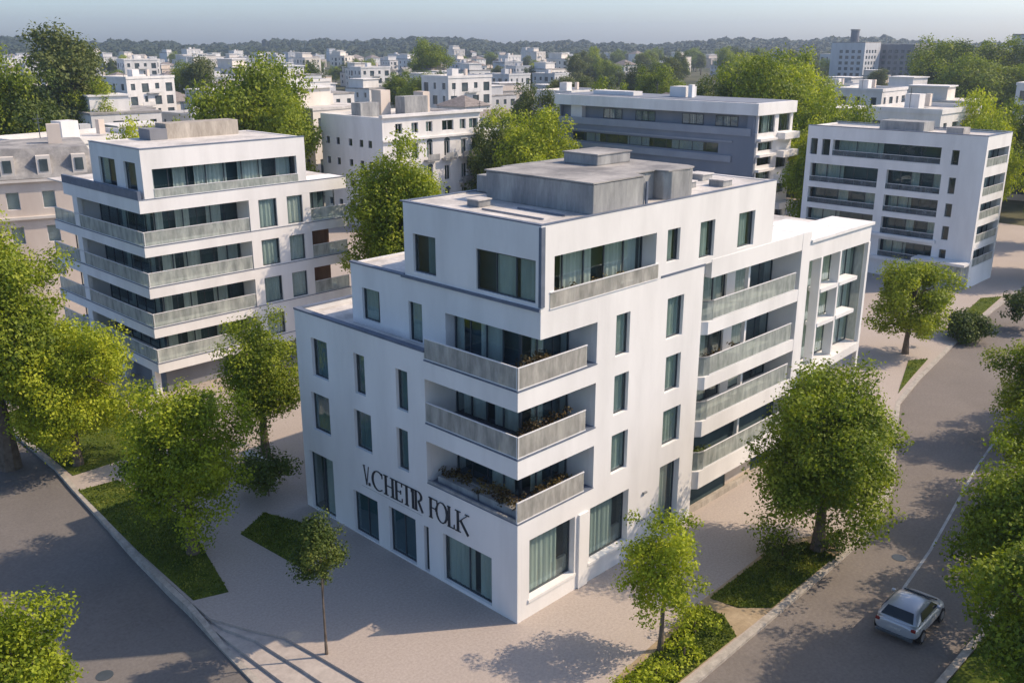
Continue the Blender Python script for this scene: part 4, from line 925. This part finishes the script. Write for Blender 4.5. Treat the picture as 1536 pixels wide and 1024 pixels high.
# ================================================================== CAR
def car():
    c=empty('parked_car',(9.9,-11.55,-.13),'silver hatchback on the right road at the shadow edge beside the lane line','car',rz=math.radians(1)); c.name='car'; c.scale=(.93,1.04,1.0); ORG[c.name]=(0,0,0)
    W_=.88
    st=[(0.0,.66,.40,.80,),(.06,.80,.28,.92),(.35,W_,.20,.97),(1.0,W_,.18,.98),(2.2,W_,.18,.96),(2.7,W_,.18,.92),(3.2,.86,.20,.84),(3.55,.78,.26,.72),(3.68,.62,.34,.60)]
    m=MB(); rings=[]
    for x,w,zb,zt in st:
        i=len(m.v); rings.append(i); n=20
        for k in range(n):
            a=2*math.pi*k/n; e=.55; cy=math.copysign(abs(math.cos(a))**e,math.cos(a)); cz=math.copysign(abs(math.sin(a))**(e*1.2),math.sin(a))
            m.v.append((x,w*cy*(1-.05*max(0,cz)),(zb+zt)/2+(zt-zb)/2*cz))
    for a,b in zip(rings,rings[1:]):
        for k in range(20): m.f.append((a+k,b+k,b+(k+1)%20,a+(k+1)%20))
    m.f.append(tuple(rings[0]+k for k in range(20))); m.f.append(tuple(rings[-1]+k for k in range(20))[::-1])
    b_=m.build('body',CARP,c,org=(0,0,0),smooth=True); b_.modifiers.new('sub','SUBSURF').render_levels=2
    # cabin
    cs=[(.10,.70,.88,.91),(.30,.68,.88,1.08),(.62,.62,.88,1.29),(1.0,.58,.88,1.37),(1.35,.57,.88,1.395),(1.7,.58,.88,1.38),(2.1,.61,.88,1.29),(2.55,.68,.86,1.06),(2.95,.74,.84,.88)]
    m=MB(); rings=[]
    for x,w,zb,zt in cs:
        i=len(m.v); rings.append(i); wb=.80
        prof=[(wb,zb),(wb-.01,zb+(zt-zb)*.3),(wb-(wb-w)*.7,zb+(zt-zb)*.75),(w-.05,zt-(zt-zb)*.07),(w*.6,zt),(0,zt+.012),(-w*.6,zt),(-w+.05,zt-(zt-zb)*.07),(-wb+(wb-w)*.7,zb+(zt-zb)*.75),(-wb+.01,zb+(zt-zb)*.3),(-wb,zb)]
        m.v+=[(x,a,b) for a,b in prof]
    for a,b in zip(rings,rings[1:]):
        for k in range(10): m.f.append((a+k,a+k+1,b+k+1,b+k))
    m.f.append(tuple(rings[0]+k for k in range(11))[::-1]); m.f.append(tuple(rings[-1]+k for k in range(11)))
    b_=m.build('cabin',CARP,c,org=(0,0,0),smooth=True); b_.modifiers.new('sub','SUBSURF').render_levels=1
    def pane(name,q,th=(0,0,.0)):
        p=MB(); p.quad(*q); o_=[(a+th[0],b+th[1],d+th[2]) for a,b,d in q]; p.quad(*o_)
        for k in range(4): p.quad(q[k],q[(k+1)%4],o_[(k+1)%4],o_[k])
        return p.build(name,PANED2,c,org=(0,0,0))
    pane('rear_window',[(.17,-.62,.975),(.17,.62,.975),(.53,.50,1.245),(.53,-.50,1.245)],(-.035,0,.045))
    pane('windscreen',[(2.84,-.64,.95),(2.84,.64,.95),(2.24,.50,1.25),(2.24,-.50,1.25)],(.035,0,.045))
    for s_ in (-1,1):
        pane('side_window',[(.62,s_*.775,.97),(2.45,s_*.775,.97),(2.0,s_*.645,1.245),(.85,s_*.645,1.245)],(0,s_*.035,.02))
        MB().box(.02,.12,s_*.60,s_*.78,.70,.82).build('tail_lamp',LAMP,c,org=(0,0,0),bevel=.02)
        MB().box(2.2,2.34,s_*.82,s_*.98,.95,1.07).build('wing_mirror',CARP,c,org=(0,0,0),bevel=.03)
        for x in (.68,2.95):
            wh=MB().tube([(x,s_*.70,.31),(x,s_*.90,.31)],[.31,.31],20).build('wheel',RUBBER,c,org=(0,0,0)); MB().tube([(x,s_*.89,.31),(x,s_*.912,.31)],[.2,.2],14).build('rim',RIM,wh,org=(0,0,0))
    MB().box(-.03,.10,-.72,.72,.26,.40).build('bumper',METALD,c,org=(0,0,0),bevel=.03)
    MB().box(-.012,.03,-.24,.24,.58,.69).build('number_plate',PAINT,c,org=(0,0,0))
    return c
PANED2=noisy('car_glass',(.012,.02,.026),(.02,.03,.036),2,rough=.08,spec=.6)
car()
MB_=MB().box(0,.35,18.6,21.2,0,1.1); wl=MB_.build('low_wall',WHITE2); tag(wl,'low pale garden wall between the green tree and the corner building','wall')

# ================================================================== LIGHT, AIR, CAMERA
EL=math.radians(42); SUN=Vector((.80*math.cos(EL),-.60*math.cos(EL),math.sin(EL)))
sl=bpy.data.lights.new('sun','SUN'); sl.energy=3.35; sl.angle=math.radians(.55); sl.color=(1.0,.79,.58)
so=bpy.data.objects.new('sun',sl); col.objects.link(so); so.rotation_euler=SUN.to_track_quat('Z','Y').to_euler()
w=bpy.data.worlds.new('World'); scene.world=w; w.use_nodes=True; nt=w.node_tree
bg=nt.nodes['Background']; sky=nt.nodes.new('ShaderNodeTexSky'); sky.sky_type='NISHITA'; sky.sun_disc=False
sky.sun_elevation=EL; sky.sun_rotation=math.atan2(SUN.x,SUN.y); sky.altitude=50; sky.air_density=.7; sky.dust_density=1.5; sky.ozone_density=2.6
nt.links.new(sky.outputs[0],bg.inputs[0]); bg.inputs[1].default_value=.15
m=MB().box(-2700,2700,-2700,2700,-1.7,80)
hm,hnt,hout=new_mat('haze_air'); pv=hnt.nodes.new('ShaderNodeVolumePrincipled'); pv.inputs['Color'].default_value=(.66,.80,1,1); pv.inputs['Density'].default_value=.00022; pv.inputs['Anisotropy'].default_value=.3
hnt.links.new(pv.outputs[0],hout.inputs['Volume']); hz=m.build('haze',hm); tag(hz,'thin blue haze over the whole town','haze',kind='stuff')
cd=bpy.data.cameras.new('camera'); cam=bpy.data.objects.new('camera',cd); col.objects.link(cam)
cam.location=CAM; cd.sensor_width=36; cd.lens=36*F_PX/1536; cd.clip_end=9000
d=Vector((FW[0]*math.cos(PITCH),FW[1]*math.cos(PITCH),-math.sin(PITCH))); cam.rotation_euler=d.to_track_quat('-Z','Y').to_euler()
scene.camera=cam
scene.view_settings.view_transform='Standard'; scene.view_settings.look='None'; scene.view_settings.exposure=.56; scene.view_settings.gamma=1
